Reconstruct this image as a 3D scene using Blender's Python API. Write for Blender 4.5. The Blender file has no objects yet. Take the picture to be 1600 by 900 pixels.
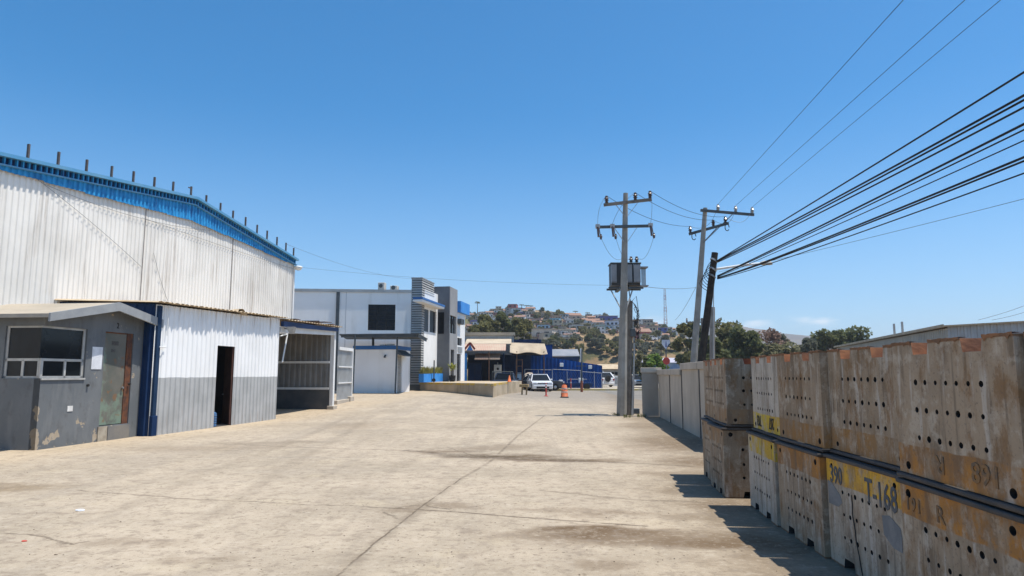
import bpy, bmesh, math, random
from mathutils import Vector, Matrix, noise as mnoise

SC = bpy.context.scene
COL = SC.collection
R = math.radians
# ------------------------------------------------------------------ camera
CAM_H, PITCH, FPX = 1.70, R(7.14), 1070.0
cam = bpy.data.objects.new('camera', bpy.data.cameras.new('camera'))
COL.objects.link(cam)
cam.location = (0, 0, CAM_H)
cam.rotation_euler = (R(90) + PITCH, 0, 0)
cam.data.sensor_width = 36.0
cam.data.lens = 36.0 * FPX / 1600.0
cam.data.clip_start = 0.05
cam.data.clip_end = 20000
SC.camera = cam
# ------------------------------------------------------------------ sky, sun, exposure
SUN_EL, SUN_AZ = 72.0, 95.0            # azimuth clockwise from +Y
w = bpy.data.worlds.new('World'); SC.world = w; w.use_nodes = True
wn = w.node_tree; wn.nodes.clear()
wo = wn.nodes.new('ShaderNodeOutputWorld'); wb = wn.nodes.new('ShaderNodeBackground')
sky = wn.nodes.new('ShaderNodeTexSky'); sky.sky_type = 'NISHITA'; sky.sun_disc = False
sky.sun_elevation = R(SUN_EL); sky.sun_rotation = R(SUN_AZ)
sky.altitude = 0; sky.air_density = .82; sky.dust_density = .8; sky.ozone_density = 8.0
wb.inputs['Strength'].default_value = 0.148
wn.links.new(wb.outputs[0], wo.inputs[0])
# a few small cumulus puffs low over the horizon on the right
tc = wn.nodes.new('ShaderNodeTexCoord')
mp = wn.nodes.new('ShaderNodeMapping'); mp.inputs['Scale'].default_value = (20, 20, 70)
nz = wn.nodes.new('ShaderNodeTexNoise'); nz.inputs['Scale'].default_value = 1.0; nz.inputs['Detail'].default_value = 5
wn.links.new(tc.outputs['Generated'], mp.inputs[0]); wn.links.new(mp.outputs[0], nz.inputs['Vector'])
mr = wn.nodes.new('ShaderNodeMapRange'); mr.inputs[1].default_value = .44; mr.inputs[2].default_value = .62
wn.links.new(nz.outputs['Fac'], mr.inputs[0])
sx = wn.nodes.new('ShaderNodeSeparateXYZ'); wn.links.new(tc.outputs['Generated'], sx.inputs[0])
def wmath(op, a, b):
    n = wn.nodes.new('ShaderNodeMath'); n.operation = op
    for i, v in enumerate((a, b)):
        if v is None: continue
        if isinstance(v, (int, float)): n.inputs[i].default_value = v
        else: wn.links.new(v, n.inputs[i])
    return n.outputs[0]
az_ = wmath('ARCTAN2', sx.outputs[0], sx.outputs[1])
def bump1(v, c, wd):          # soft bump 1 at c, 0 at +-wd
    d = wmath('ABSOLUTE', wmath('SUBTRACT', v, c), None)
    m = wn.nodes.new('ShaderNodeMapRange'); m.interpolation_type = 'SMOOTHSTEP'
    m.inputs[1].default_value = wd; m.inputs[2].default_value = wd * .05
    m.inputs[3].default_value = 0; m.inputs[4].default_value = 1
    wn.links.new(d, m.inputs[0]); return m.outputs[0]
cl = None
for (ca, ce, wa, we) in ((.335, .0715, .042, .014), (.42, .070, .05, .011), (.20, .075, .03, .010), (-.02, .085, .02, .004)):
    t = wmath('MULTIPLY', bump1(az_, ca, wa), bump1(sx.outputs[2], ce, we))
    cl = t if cl is None else wmath('MAXIMUM', cl, t)
cl = wmath('MULTIPLY', wmath('MULTIPLY', cl, mr.outputs[0]), .6)
cm = wn.nodes.new('ShaderNodeMix'); cm.data_type = 'RGBA'
cm.inputs[7].default_value = (6.6, 6.7, 6.9, 1)
wn.links.new(cl, cm.inputs[0]); hs = wn.nodes.new('ShaderNodeHueSaturation'); hs.inputs['Saturation'].default_value = 1.25; hs.inputs['Hue'].default_value = .489; hs.inputs['Value'].default_value = 1.04; wn.links.new(sky.outputs[0], hs.inputs['Color']); 
hz_ = wn.nodes.new('ShaderNodeMix'); hz_.data_type = 'RGBA'; hz_.inputs[7].default_value = (3.3, 4.3, 5.3, 1)      # pale band of moist air low over the horizon
hr_ = wn.nodes.new('ShaderNodeMapRange'); hr_.interpolation_type = 'SMOOTHSTEP'; hr_.inputs[1].default_value = .38; hr_.inputs[2].default_value = .0; hr_.inputs[3].default_value = 0; hr_.inputs[4].default_value = .38
wn.links.new(sx.outputs[2], hr_.inputs[0]); wn.links.new(hr_.outputs[0], hz_.inputs[0]); wn.links.new(hs.outputs[0], hz_.inputs[6]); wn.links.new(hz_.outputs[2], cm.inputs[6]); wn.links.new(cm.outputs[2], wb.inputs[0])
sd = Vector((math.cos(R(SUN_EL)) * math.sin(R(SUN_AZ)), math.cos(R(SUN_EL)) * math.cos(R(SUN_AZ)), math.sin(R(SUN_EL))))
sun = bpy.data.objects.new('sun', bpy.data.lights.new('sun', 'SUN')); COL.objects.link(sun)
sun.data.energy = 5.0; sun.data.angle = R(0.53); sun.data.color = (1.0, .945, .85)
sun.rotation_euler = (-sd).to_track_quat('-Z', 'Y').to_euler(); sun.location = (30, -20, 60)
SC.view_settings.view_transform = 'Standard'; SC.view_settings.look = 'None'
SC.view_settings.exposure = 0.25; SC.view_settings.gamma = 1; SC.view_settings.use_curve_mapping = False
SC.cycles.max_bounces = 6; SC.cycles.diffuse_bounces = 2
# ------------------------------------------------------------------ surveying: the photograph's directions turned into places
def ray(px, py):
    u = (px - 800) / FPX; v = (450 - py) / FPX
    return Vector((u, math.cos(PITCH) - v * math.sin(PITCH), math.sin(PITCH) + v * math.cos(PITCH)))
def at(px, py, Y):
    d = ray(px, py); return Vector((d.x / d.y * Y, Y, CAM_H + d.z / d.y * Y))
def ground(px, py, z=0.0):
    d = ray(px, py); t = (z - CAM_H) / d.z; return Vector((d.x * t, d.y * t, z))
def S(t):
    t = max(0., min(1., t)); return t * t * (3 - 2 * t)
# ------------------------------------------------------------------ objects
def link(o, parent=None):
    COL.objects.link(o)
    if parent is not None: o.parent = parent
    return o
def tag(o, label=None, cat=None, group=None, kind=None):
    if label: o['label'] = label
    if cat: o['category'] = cat
    if group: o['group'] = group
    if kind: o['kind'] = kind
    return o
class Frame:
    """a thing: an Empty at its base; local +y runs along the heading (clockwise from +Y), +x to the right of it"""
    def __init__(s, name, label, cat, loc=(0, 0, 0), heading=0.0, group=None):
        s.o = bpy.data.objects.new(name, None); s.o.empty_display_size = .3; link(s.o)
        s.o.location = loc; s.o.rotation_euler = (0, 0, -heading); tag(s.o, label, cat, group)
        s.loc = Vector(loc); s.h = heading
        s.ex = Vector((math.cos(heading), -math.sin(heading), 0)); s.ey = Vector((math.sin(heading), math.cos(heading), 0))
    def loc_of(s, p):
        d = Vector(p) - s.loc; return Vector((d.dot(s.ex), d.dot(s.ey), d.z))
    def hitx(s, px, py, c=0.0):       # on the local plane x=c -> (y, z)
        d = ray(px, py); o = Vector((0, 0, CAM_H)) - s.loc
        t = (c - o.dot(s.ex)) / d.dot(s.ex); p = o + d * t
        return p.dot(s.ey), p.z
    def hity(s, px, py, c=0.0):       # on the local plane y=c -> (x, z)
        d = ray(px, py); o = Vector((0, 0, CAM_H)) - s.loc
        t = (c - o.dot(s.ey)) / d.dot(s.ey); p = o + d * t
        return p.dot(s.ex), p.z
class MB:
    def __init__(s): s.v = []; s.f = []; s.m = []
    def add(s, vs, fs, m=0):
        b = len(s.v); s.v += [tuple(v) for v in vs]
        for f in fs: s.f.append(tuple(b + i for i in f)); s.m.append(m)
        return s
    def box(s, x0, x1, y0, y1, z0, z1, m=0, M=None):
        vs = [Vector(p) for p in ((x0, y0, z0), (x1, y0, z0), (x1, y1, z0), (x0, y1, z0), (x0, y0, z1), (x1, y0, z1), (x1, y1, z1), (x0, y1, z1))]
        if M is not None: vs = [M @ v for v in vs]
        return s.add(vs, [(0, 3, 2, 1), (4, 5, 6, 7), (0, 1, 5, 4), (1, 2, 6, 5), (2, 3, 7, 6), (3, 0, 4, 7)], m)
    def bbox(s, x0, x1, y0, y1, z0, z1, b=.02, m=0, M=None):
        """box with chamfered edges"""
        bm = bmesh.new(); bmesh.ops.create_cube(bm, size=1)
        for v in bm.verts:
            v.co = Vector(((x0 + x1) / 2 + v.co.x * (x1 - x0), (y0 + y1) / 2 + v.co.y * (y1 - y0), (z0 + z1) / 2 + v.co.z * (z1 - z0)))
        bmesh.ops.bevel(bm, geom=bm.edges[:], offset=b, segments=2, affect='EDGES', profile=.5)
        return s.bm(bm, m, M)
    def bm(s, bm, m=0, M=None):
        bm.verts.ensure_lookup_table()
        s.add([(M @ v.co if M is not None else v.co.copy()) for v in bm.verts], [[v.index for v in f.verts] for f in bm.faces], m)
        bm.free(); return s
    def beam(s, a, b, wd, ht, m=0, up=Vector((0, 0, 1))):
        a = Vector(a); b = Vector(b); d = (b - a).normalized()
        sx_ = d.cross(up)
        if sx_.length < 1e-4: sx_ = d.cross(Vector((0, 1, 0)))
        sx_.normalize(); u = sx_.cross(d).normalized()
        vs = []
        for p in (a, b):
            for i, j in ((-1, -1), (1, -1), (1, 1), (-1, 1)): vs.append(p + sx_ * (i * wd / 2) + u * (j * ht / 2))
        return s.add(vs, [(0, 1, 2, 3), (7, 6, 5, 4), (0, 4, 5, 1), (1, 5, 6, 2), (2, 6, 7, 3), (3, 7, 4, 0)], m)
    def tube(s, pts, r, n=8, m=0, cap=True):
        pts = [Vector(p) for p in pts]; k = len(pts)
        rs = r if isinstance(r, (list, tuple)) else [r] * k
        b = len(s.v); nrm = None
        for i, p in enumerate(pts):
            d = (pts[min(i + 1, k - 1)] - pts[max(i - 1, 0)]).normalized()
            if nrm is None:
                nrm = d.orthogonal().normalized()
            else:
                nrm = (nrm - d * nrm.dot(d)).normalized()
            bn = d.cross(nrm)
            for j in range(n):
                a = 2 * math.pi * (j + .5) / n
                s.v.append(tuple(p + (nrm * math.cos(a) + bn * math.sin(a)) * rs[i]))
        for i in range(k - 1):
            for j in range(n):
                s.f.append((b + i * n + j, b + i * n + (j + 1) % n, b + (i + 1) * n + (j + 1) % n, b + (i + 1) * n + j)); s.m.append(m)
        if cap:
            s.f.append(tuple(b + j for j in range(n - 1, -1, -1))); s.m.append(m)
            s.f.append(tuple(b + (k - 1) * n + j for j in range(n))); s.m.append(m)
        return s
    def lathe(s, prof, n=12, c=(0, 0, 0), m=0, axis='z'):
        b = len(s.v); c = Vector(c)
        for (r_, z_) in prof:
            for j in range(n):
                a = 2 * math.pi * j / n; x, y = r_ * math.cos(a), r_ * math.sin(a)
                p = {'z': (x, y, z_), 'y': (x, z_, y), 'x': (z_, x, y)}[axis]
                s.v.append(tuple(c + Vector(p)))
        for i in range(len(prof) - 1):
            for j in range(n):
                s.f.append((b + i * n + j, b + i * n + (j + 1) % n, b + (i + 1) * n + (j + 1) % n, b + (i + 1) * n + j)); s.m.append(m)
        s.f.append(tuple(b + j for j in range(n))); s.m.append(m)
        e = b + (len(prof) - 1) * n
        s.f.append(tuple(e + j for j in range(n))); s.m.append(m)
        return s
    def prism(s, poly, d, m=0):
        """poly: list of 3D points (planar), extruded by the vector d"""
        d = Vector(d); n = len(poly); a = [Vector(p) for p in poly]
        return s.add(a + [p + d for p in a], [tuple(range(n - 1, -1, -1)), tuple(range(n, 2 * n))] + [(i, (i + 1) % n, n + (i + 1) % n, n + i) for i in range(n)], m)
    def wall(s, ax, c0, c1, a0, a1, z0, z1, holes=(), m=0):
        """upright wall slab with rectangular openings. ax 'y': runs along y between x=c0..c1; ax 'x': runs along x between y=c0..c1"""
        holes = [(max(h[0], a0), min(h[1], a1), max(h[2], z0), min(h[3], z1)) for h in holes]
        A = sorted({a0, a1, *[h[0] for h in holes], *[h[1] for h in holes]}); Z = sorted({z0, z1, *[h[2] for h in holes], *[h[3] for h in holes]})
        for i in range(len(A) - 1):
            for j in range(len(Z) - 1):
                ca, cz = (A[i] + A[i + 1]) / 2, (Z[j] + Z[j + 1]) / 2
                if any(h[0] < ca < h[1] and h[2] < cz < h[3] for h in holes): continue
                if ax == 'y': s.box(c0, c1, A[i], A[i + 1], Z[j], Z[j + 1], m)
                else: s.box(A[i], A[i + 1], c0, c1, Z[j], Z[j + 1], m)
        return s
    def corr(s, P, L0, L1, zb, zt, pitch, depth, nz_=1, m=0, thick=0.0):
        """corrugated sheet: P(l, off, z)->point; runs l from L0 to L1; zb, zt functions of l"""
        ls = []; l = math.floor(L0 / pitch) * pitch
        while l < L1 + pitch:
            for fr, o in ((0, 0), (.40, 0), (.52, 1), (.88, 1)):
                q = l + fr * pitch
                if L0 < q < L1: ls.append((q, o * depth))
            l += pitch
        ls = [(L0, 0)] + ls + [(L1, 0)]
        b = len(s.v)
        for (q, o) in ls:
            z0_, z1_ = zb(q), zt(q)
            for k in range(nz_ + 1): s.v.append(tuple(P(q, o, z0_ + (z1_ - z0_) * k / nz_)))
        for i in range(len(ls) - 1):
            for k in range(nz_):
                a = b + i * (nz_ + 1) + k
                s.f.append((a, a + nz_ + 1, a + nz_ + 2, a + 1)); s.m.append(m)
        return s
    def mesh(s, name, mats, smooth=False):
        me = bpy.data.meshes.new(name); me.from_pydata(s.v, [], s.f)
        for m in (mats if isinstance(mats, (list, tuple)) else [mats]): me.materials.append(m)
        me.polygons.foreach_set('material_index', s.m)
        if smooth: me.polygons.foreach_set('use_smooth', [True] * len(s.f))
        me.update(); return me
    def build(s, name, mats, parent=None, smooth=False, label=None):
        if isinstance(parent, Frame): parent = parent.o
        o = bpy.data.objects.new(name, s.mesh(name, mats, smooth)); link(o, parent)
        if label: o['label'] = label
        return o
def copy_tree(o, parent=None):
    c = o.copy(); link(c, parent)
    for ch in list(o.children): copy_tree(ch, c)
    return c
def text_mesh(s, size, depth=.002):
    cu = bpy.data.curves.new('lettering', 'FONT'); cu.body = s; cu.size = size; cu.extrude = depth; cu.resolution_u = 2
    cu.align_x = 'CENTER'; cu.offset = size * .012
    o = bpy.data.objects.new('lettering', cu); link(o)
    dg = bpy.context.evaluated_depsgraph_get(); dg.update()
    me = bpy.data.meshes.new_from_object(o.evaluated_get(dg)); bpy.data.objects.remove(o); return me
# ------------------------------------------------------------------ materials
class NT:
    def __init__(s, name, rough=.8, metallic=0., spec=.3):
        s.mat = bpy.data.materials.new(name); s.mat.use_nodes = True; s.t = s.mat.node_tree
        s.b = s.t.nodes['Principled BSDF']; s.b.inputs['Roughness'].default_value = rough
        s.b.inputs['Metallic'].default_value = metallic; s.b.inputs['Specular IOR Level'].default_value = spec
        s.tc = s.t.nodes.new('ShaderNodeTexCoord'); s.P = s.tc.outputs['Object']
    def n(s, t): return s.t.nodes.new(t)
    def l(s, a, b): s.t.links.new(a, b)
    def val(s, sock, v):
        if v is None: return
        if hasattr(v, 'is_linked') or isinstance(v, bpy.types.NodeSocket): s.l(v, sock)
        else: sock.default_value = v
    def math(s, op, a, b=None, c=None, clamp=False):
        n = s.n('ShaderNodeMath'); n.operation = op; n.use_clamp = clamp
        for i, v in enumerate((a, b, c)): s.val(n.inputs[i], v)
        return n.outputs[0]
    def vec(s, op, a, b=None):
        n = s.n('ShaderNodeVectorMath'); n.operation = op
        s.val(n.inputs[0], a); s.val(n.inputs[1], b)
        return n.outputs['Value'] if op in ('DOT_PRODUCT', 'LENGTH', 'DISTANCE') else n.outputs[0]
    def scaled(s, sc, v=None, loc=(0, 0, 0)):
        n = s.n('ShaderNodeMapping'); n.inputs['Scale'].default_value = sc if isinstance(sc, tuple) else (sc,) * 3
        n.inputs['Location'].default_value = loc
        s.l(v or s.P, n.inputs[0]); return n.outputs[0]
    def noise(s, sc, detail=4, v=None, rough=.55, col=False):
        n = s.n('ShaderNodeTexNoise'); n.inputs['Scale'].default_value = 1; n.inputs['Detail'].default_value = detail; n.inputs['Roughness'].default_value = rough
        s.l(s.scaled(sc, v), n.inputs['Vector']); return n.outputs['Color' if col else 'Fac']
    def step(s, f, a, b, smooth=True, lo=0., hi=1.):
        n = s.n('ShaderNodeMapRange'); n.interpolation_type = 'SMOOTHSTEP' if smooth else 'LINEAR'
        s.l(f, n.inputs[0]); n.inputs[1].default_value = a; n.inputs[2].default_value = b
        n.inputs[3].default_value = lo; n.inputs[4].default_value = hi; return n.outputs[0]
    def mix(s, f, a, b, mode='MIX'):
        n = s.n('ShaderNodeMix'); n.data_type = 'RGBA'; n.blend_type = mode
        s.val(n.inputs[0], f)
        for k, v in ((6, a), (7, b)): s.val(n.inputs[k], (*v, 1) if isinstance(v, tuple) and len(v) == 3 else v)
        return n.outputs[2]
    def sep(s, v=None):
        n = s.n('ShaderNodeSeparateXYZ'); s.l(v or s.P, n.inputs[0]); return n.outputs
    def jitter(s):
        """object coordinates shifted per object, so copies weather differently"""
        oi = s.n('ShaderNodeObjectInfo'); m = s.math('MULTIPLY', oi.outputs['Random'], 57.3)
        return s.vec('ADD', s.P, s.comb(m, m, m))
    def comb(s, x, y, z):
        n = s.n('ShaderNodeCombineXYZ')
        for i, v in enumerate((x, y, z)): s.val(n.inputs[i], v)
        return n.outputs[0]
    def objcol(s): return s.n('ShaderNodeObjectInfo').outputs['Color']
    def color(s, c): s.val(s.b.inputs['Base Color'], (*c, 1) if isinstance(c, tuple) and len(c) == 3 else c); return s
    def bump(s, f, strength=.3, dist=.02):
        n = s.n('ShaderNodeBump'); n.inputs['Strength'].default_value = strength; n.inputs['Distance'].default_value = dist
        s.l(f, n.inputs['Height']); s.l(n.outputs[0], s.b.inputs['Normal']); return s
def wmat(name, c1, c2=None, sc=1.2, rough=.8, metallic=0., spec=.3, bump=.15, bsc=40, streak=None, samt=.6, ssc=6., fine=.12):
    """worn paint, metal or plaster: two-tone mottling, fine grain, optional downward streaks of dirt"""
    k = NT(name, rough, metallic, spec); v = k.jitter()
    c2 = c2 or tuple(x * .78 for x in c1)
    c = k.mix(k.step(k.noise(sc, 5, v), .35, .68), c1, c2)
    if streak:
        f = k.math('MULTIPLY', k.step(k.noise((ssc, ssc, ssc * .07), 4, v), .5, .72), k.step(k.noise(sc * .8, 3, v), .4, .65))
        c = k.mix(k.math('MULTIPLY', f, samt), c, streak)
    g = k.noise(bsc, 3, v)
    c = k.mix(fine, c, k.mix(g, (0, 0, 0), (1, 1, 1)), 'OVERLAY')
    k.color(c)
    if bump: k.bump(g, bump, .01)
    return k.mat
# ------------------------------------------------------------------ ground
def interp(x, tab):
    if x <= tab[0][0]: return tab[0][1]
    for (a, va), (b, vb) in zip(tab, tab[1:]):
        if x <= b: return va + (vb - va) * (x - a) / (b - a)
    return tab[-1][1]
RIDGE = [(-500, 30), (-250, 42), (-60, 46), (-27, 45), (0, 43.5), (21, 42), (42, 39), (63, 36), (84, 33.5), (105, 29), (120, 20), (140, 6), (170, 1), (260, 0), (400, 0), (600, 0)]
def fbm(x, y, s):
    return mnoise.noise(Vector((x / s, y / s, 3.1))) + .5 * mnoise.noise(Vector((x / s * 2.1, y / s * 2.1, 7.7)))
def hill(x, y):
    if y < 125: return 0.
    r = interp(x * 450. / max(y, 200.), RIDGE); bankw = S((x + 25) / 30) * (1 - S((x - 130) / 60))
    yb = 165 + 10 * fbm(x, 0, 40)
    bank = (8.5 * bankw + 3.5 * (1 - bankw)) * S((y - yb) / 26) * min(1, r / 25)
    slope = max(0, r - 11) * (1 - (1 - max(0., min(1., (y - 185) / 265.))) ** 1.25) + min(11, r) * S((y - 185) / 120) * .25
    z = bank + slope
    if y > 470: z *= 1 - .6 * S((y - 470) / 300)
    return z + 1.1 * fbm(x, y, 28) * S((y - 160) / 40) * min(1, r / 20)
def rise(x, y):
    return .45 * S((y - 24) / 26) * S((5 - x) / 12) * (1 - S((y - 78) / 6))
def gz(x, y): return rise(x, y) + hill(x, y)

def soil_mat():
    k = NT('dry_soil', .95, 0, .1); P = k.P
    a = k.mix(k.step(k.noise(.05, 6), .38, .62), (.20, .135, .075), (.30, .21, .12))
    scrub = k.step(k.noise(.11, 7, rough=.65), .50, .60)
    a = k.mix(k.math('MULTIPLY', scrub, .85), a, (.055, .065, .03))
    big = k.step(k.noise((.02, .02, .02), 3), .54, .60)
    a = k.mix(k.math('MULTIPLY', big, .7), a, (.075, .095, .03))
    k.color(a); k.bump(k.noise(.8, 5), .5, .4); return k.mat
xs = [-900, -700, -520, -400, -320, -260] + list(range(-220, 301, 6)) + [330, 380, 450, 560, 700, 900]
ys = [-60, -30] + list(range(-10, 120, 5)) + list(range(120, 210, 3)) + list(range(210, 520, 8)) + [540, 600, 700, 850, 1100, 1500, 2200]
g = MB()
for y in ys:
    for x in xs: g.v.append((x, y, gz(x, y) - .06))
for j in range(len(ys) - 1):
    for i in range(len(xs) - 1):
        a = j * len(xs) + i; g.f.append((a, a + 1, a + 1 + len(xs), a + len(xs))); g.m.append(0)
tag(g.build('ground', soil_mat(), smooth=True), kind='structure')

# ---- the concrete yard: one slab sheet, its joints, cracks, patches and stains in the material
def yard_mat():
    k = NT('worn_concrete', .9, 0, .18); P = k.P
    n1 = k.noise(.35, 6); n2 = k.noise(1.6, 6, rough=.65); n3 = k.noise(14, 5, rough=.7); n4 = k.noise(90, 3)
    c = k.mix(k.step(n1, .34, .66), (.335, .278, .205), (.43, .355, .265))
    c = k.mix(k.math('MULTIPLY', k.step(n2, .48, .72), .55), c, (.475, .40, .297))
    c = k.mix(k.math('MULTIPLY', k.step(k.noise((2.2, .10, 1), 6, rough=.6), .50, .66), .26), c, (.25, .21, .165))       # tyre-worn bands along the yard
    c = k.mix(k.math('MULTIPLY', k.step(k.noise((.16, .9, 1), 5, k.scaled((1, 1, 1), loc=(7, 3, 0))), .55, .72), .30), c, (.255, .225, .185))
    s = k.sep()
    c = k.mix(k.math('MULTIPLY', k.step(s[1], 33, 52), k.math('MULTIPLY', k.step(s[0], -5, 0), .75)), c, (.215, .195, .17))     # street surface beyond the pole
    c = k.mix(k.math('MULTIPLY', k.step(k.noise(.9, 5, k.scaled(1, loc=(40, 0, 0))), .58, .70), .35), c, (.47, .39, .27))       # wind-blown sand
    bl = k.math('SUBTRACT', k.math('ADD', s[0], 9.97), k.math('MULTIPLY', k.math('SUBTRACT', s[1], 19.1), .1464))      # metres out from the left buildings
    edge = k.math('ADD', bl, k.math('MULTIPLY', k.math('SUBTRACT', k.noise(.7, 5), .5), 2.2)); c = k.mix(k.math('MULTIPLY', k.step(edge, 1.7, .3), .5), c, (.49, .385, .26))
    c = k.mix(k.math('MULTIPLY', k.math('MULTIPLY', k.step(edge, 2.0, 3.2), k.step(edge, 6.5, 4.0)), k.math('MULTIPLY', k.step(k.noise((1.4, .25, 1), 5), .42, .62), .28)), c, (.27, .235, .195))
    for (x0_, k0_, y0_, wd_, ya_, yb_, am_) in ((2.41, .0756, 0., 1.35, 13., 12., .75), (4.93, .106, 17.6, 2.3, 12., 13., .6)):      # dirt swept against the bins and the wall
        fd = k.math('SUBTRACT', k.math('ADD', k.math('MULTIPLY', k.math('SUBTRACT', s[1], y0_), k0_), x0_), s[0]); fd = k.math('ADD', fd, k.math('MULTIPLY', k.math('SUBTRACT', k.noise(1.1, 6, k.scaled(1, loc=(x0_, 0, 0)), .65), .5), 2.6))
        c = k.mix(k.math('MULTIPLY', k.math('MULTIPLY', k.step(fd, wd_, wd_ * .25), k.step(s[1], ya_, yb_)), am_), c, (.17, .125, .08))
    # oil and damp stains, dirt gathered by the crossing crack
    wob = k.vec('MULTIPLY', k.vec('SUBTRACT', k.noise(1.7, 5, col=True), (.5, .5, .5)), (1.0, 1.0, 0))
    pw = k.vec('ADD', P, wob)
    def stain(c, px, py, rx, ry, rot, amt, col):
        q = ground(px, py)
        m = k.n('ShaderNodeMapping'); m.vector_type = 'TEXTURE'
        m.inputs['Location'].default_value = (q.x, q.y, 0); m.inputs['Rotation'].default_value = (0, 0, rot); m.inputs['Scale'].default_value = (rx, ry, 1000)
        k.l(pw, m.inputs[0]); d = k.vec('LENGTH', m.outputs[0])
        f = k.math('MULTIPLY', k.step(d, 1.3, .35), k.step(n2, .26, .50))
        return k.mix(k.math('MULTIPLY', f, amt), c, col)
    br = (.13, .085, .047)
    for a in ((925, 830, .75, .35, .1, 1., br), (1010, 842, 1.7, .45, -.1, .7, br), (1170, 850, 1.0, .35, 0, .8, br), (1050, 690, 1.3, 2.1, -.1, .6, br), (1085, 722, .7, .9, 0, .7, br),
              (785, 713, 1.2, .5, -.05, 1., (.105, .07, .037)), (870, 719, 1.6, .32, -.03, .9, br), (690, 706, .9, .3, -.03, .6, br), (770, 700, 1.6, .6, .6, .4, br), (900, 800, 1.0, .18, -.1, .4, br), (950, 805, .7, .2, 0, .45, br),
              (940, 885, .3, .35, 0, .5, br), (690, 790, .5, .2, 0, .5, br), (630, 796, .4, .2, 0, .4, br), (10, 762, 1.0, .45, .1, .7, (.19, .135, .075)), (420, 692, 1.6, .5, .2, .45, (.16, .125, .085)),
              (330, 700, 2.0, .7, .2, .3, br), (560, 665, 1.2, 2.0, 0, .3, br), (200, 850, .7, .25, 0, .35, br), (310, 875, .4, .2, 0, .35, br), (1010, 700, 1.1, .9, 0, .3, br), (1135, 790, .5, .6, 0, .4, br), (1000, 665, 1.0, 1.3, 0, .35, br)):
        c = stain(c, *a)
    # joints and cracks
    wob2 = k.vec('MULTIPLY', k.vec('SUBTRACT', k.noise(2.3, 5, col=True, rough=.7), (.5, .5, .5)), (.32, .32, 0))
    pc = k.vec('ADD', P, wob2); pj = k.vec('ADD', P, k.vec('MULTIPLY', wob2, (.22, .22, 0)))
    pd = k.vec('ADD', P, k.vec('MULTIPLY', k.vec('SUBTRACT', k.noise(1.3, 6, col=True, rough=.68), (.5, .5, .5)), (.9, .9, 0)))
    tot = None
    def crack(pts, wd, soft, amt, v):
        nonlocal tot
        q = [ground(*p) for p in pts]
        for a, b in zip(q, q[1:]):
            d = (b - a); L = d.length; d /= L; nrm = Vector((-d.y, d.x, 0))
            rel = k.vec('SUBTRACT', v, tuple(a)); t = k.vec('DOT_PRODUCT', rel, tuple(d)); u = k.vec('DOT_PRODUCT', rel, tuple(nrm))
            over = k.math('ABSOLUTE', k.math('SUBTRACT', t, L / 2)); over = k.math('MAXIMUM', k.math('SUBTRACT', over, L / 2), 0.)
            dist = k.math('SQRT', k.math('ADD', k.math('MULTIPLY', u, u), k.math('MULTIPLY', over, over)))
            f = k.step(dist, wd + soft, wd * .5, hi=amt); tot = f if tot is None else k.math('MAXIMUM', tot, f)
    crack([(515, 910), (590, 845), (660, 790), (720, 748)], .007, .02, .85, pj)
    crack([(515, 910), (590, 845), (660, 790), (720, 748)], .02, .13, .30, pc)
    crack([(720, 748), (765, 722), (810, 680), (850, 650)], .010, .05, .5, pj)
    crack([(340, 693), (470, 699), (640, 704)], .010, .05, .7, pc)
    crack([(640, 704), (740, 713), (800, 716), (960, 722)], .02, .10, .85, pd)
    crack([(690, 709), (740, 713), (800, 716), (900, 719)], .08, .42, .62, pd)
    crack([(960, 722), (1080, 729)], .03, .09, .5, pc)
    crack([(120, 766), (290, 779), (440, 786), (600, 793)], .010, .035, .6, pc)
    crack([(600, 793), (700, 799), (850, 811), (1010, 822)], .012, .03, .8, pj)
    crack([(610, 748), (730, 744)], .008, .03, .6, pc)
    crack([(845, 766), (980, 780), (1100, 785)], .012, .07, .45, pc)
    for o_ in (0, 62): crack([(180 + o_ * 2.2, 800 + o_ * .3), (330 + o_ * 1.7, 735), (460 + o_, 690), (545 + o_ * .6, 650)], .05, .16, .17, pj)
    for o_ in (0, 95): crack([(300 + o_ * 2, 905), (480 + o_ * 1.5, 800), (640 + o_, 720), (720 + o_ * .6, 670), (770 + o_ * .4, 640)], .05, .20, .12, pj)
    crack([(690, 667), (772, 669)], .02, .06, .8, pj)
    crack([(0, 832), (60, 838), (105, 852), (130, 848)], .008, .03, .7, pc)
    crack([(640, 706), (700, 699), (740, 712)], .012, .03, .6, pc)
    crack([(600, 795), (655, 789), (700, 795)], .012, .03, .7, pc)
    crack([(625, 812), (600, 800)], .008, .025, .6, pc)
    crack([(500, 685), (560, 687), (660, 690)], .008, .05, .3, pc)
    gate = k.step(k.noise(2.6, 6, rough=.75), .30, .54)
    c = k.mix(k.math('MULTIPLY', tot, gate), c, (.085, .062, .04))
    # spalls and grit
    vo = k.n('ShaderNodeTexVoronoi'); vo.inputs['Scale'].default_value = 5.0; k.l(k.vec('ADD', P, wob2), vo.inputs['Vector'])
    sp = k.math('MULTIPLY', k.step(vo.outputs['Distance'], .13, .05), k.step(k.noise(.8, 4, k.scaled(1, loc=(9, 9, 0))), .54, .64))
    c = k.mix(k.math('MULTIPLY', sp, .9), c, (.12, .09, .06))
    sp2 = k.step(n3, .55, .66); c = k.mix(k.math('MULTIPLY', sp2, .7), c, (.17, .13, .09))
    sp3 = k.step(n3, .45, .34); c = k.mix(k.math('MULTIPLY', sp3, .30), c, (.52, .46, .37))
    c = k.mix(k.math('MULTIPLY', k.step(n4, .54, .72), .65), c, (.17, .14, .105))
    n5 = k.noise(4.2, 6, k.scaled((1, 1.0, 1), loc=(3, 5, 0)), .72)
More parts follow.
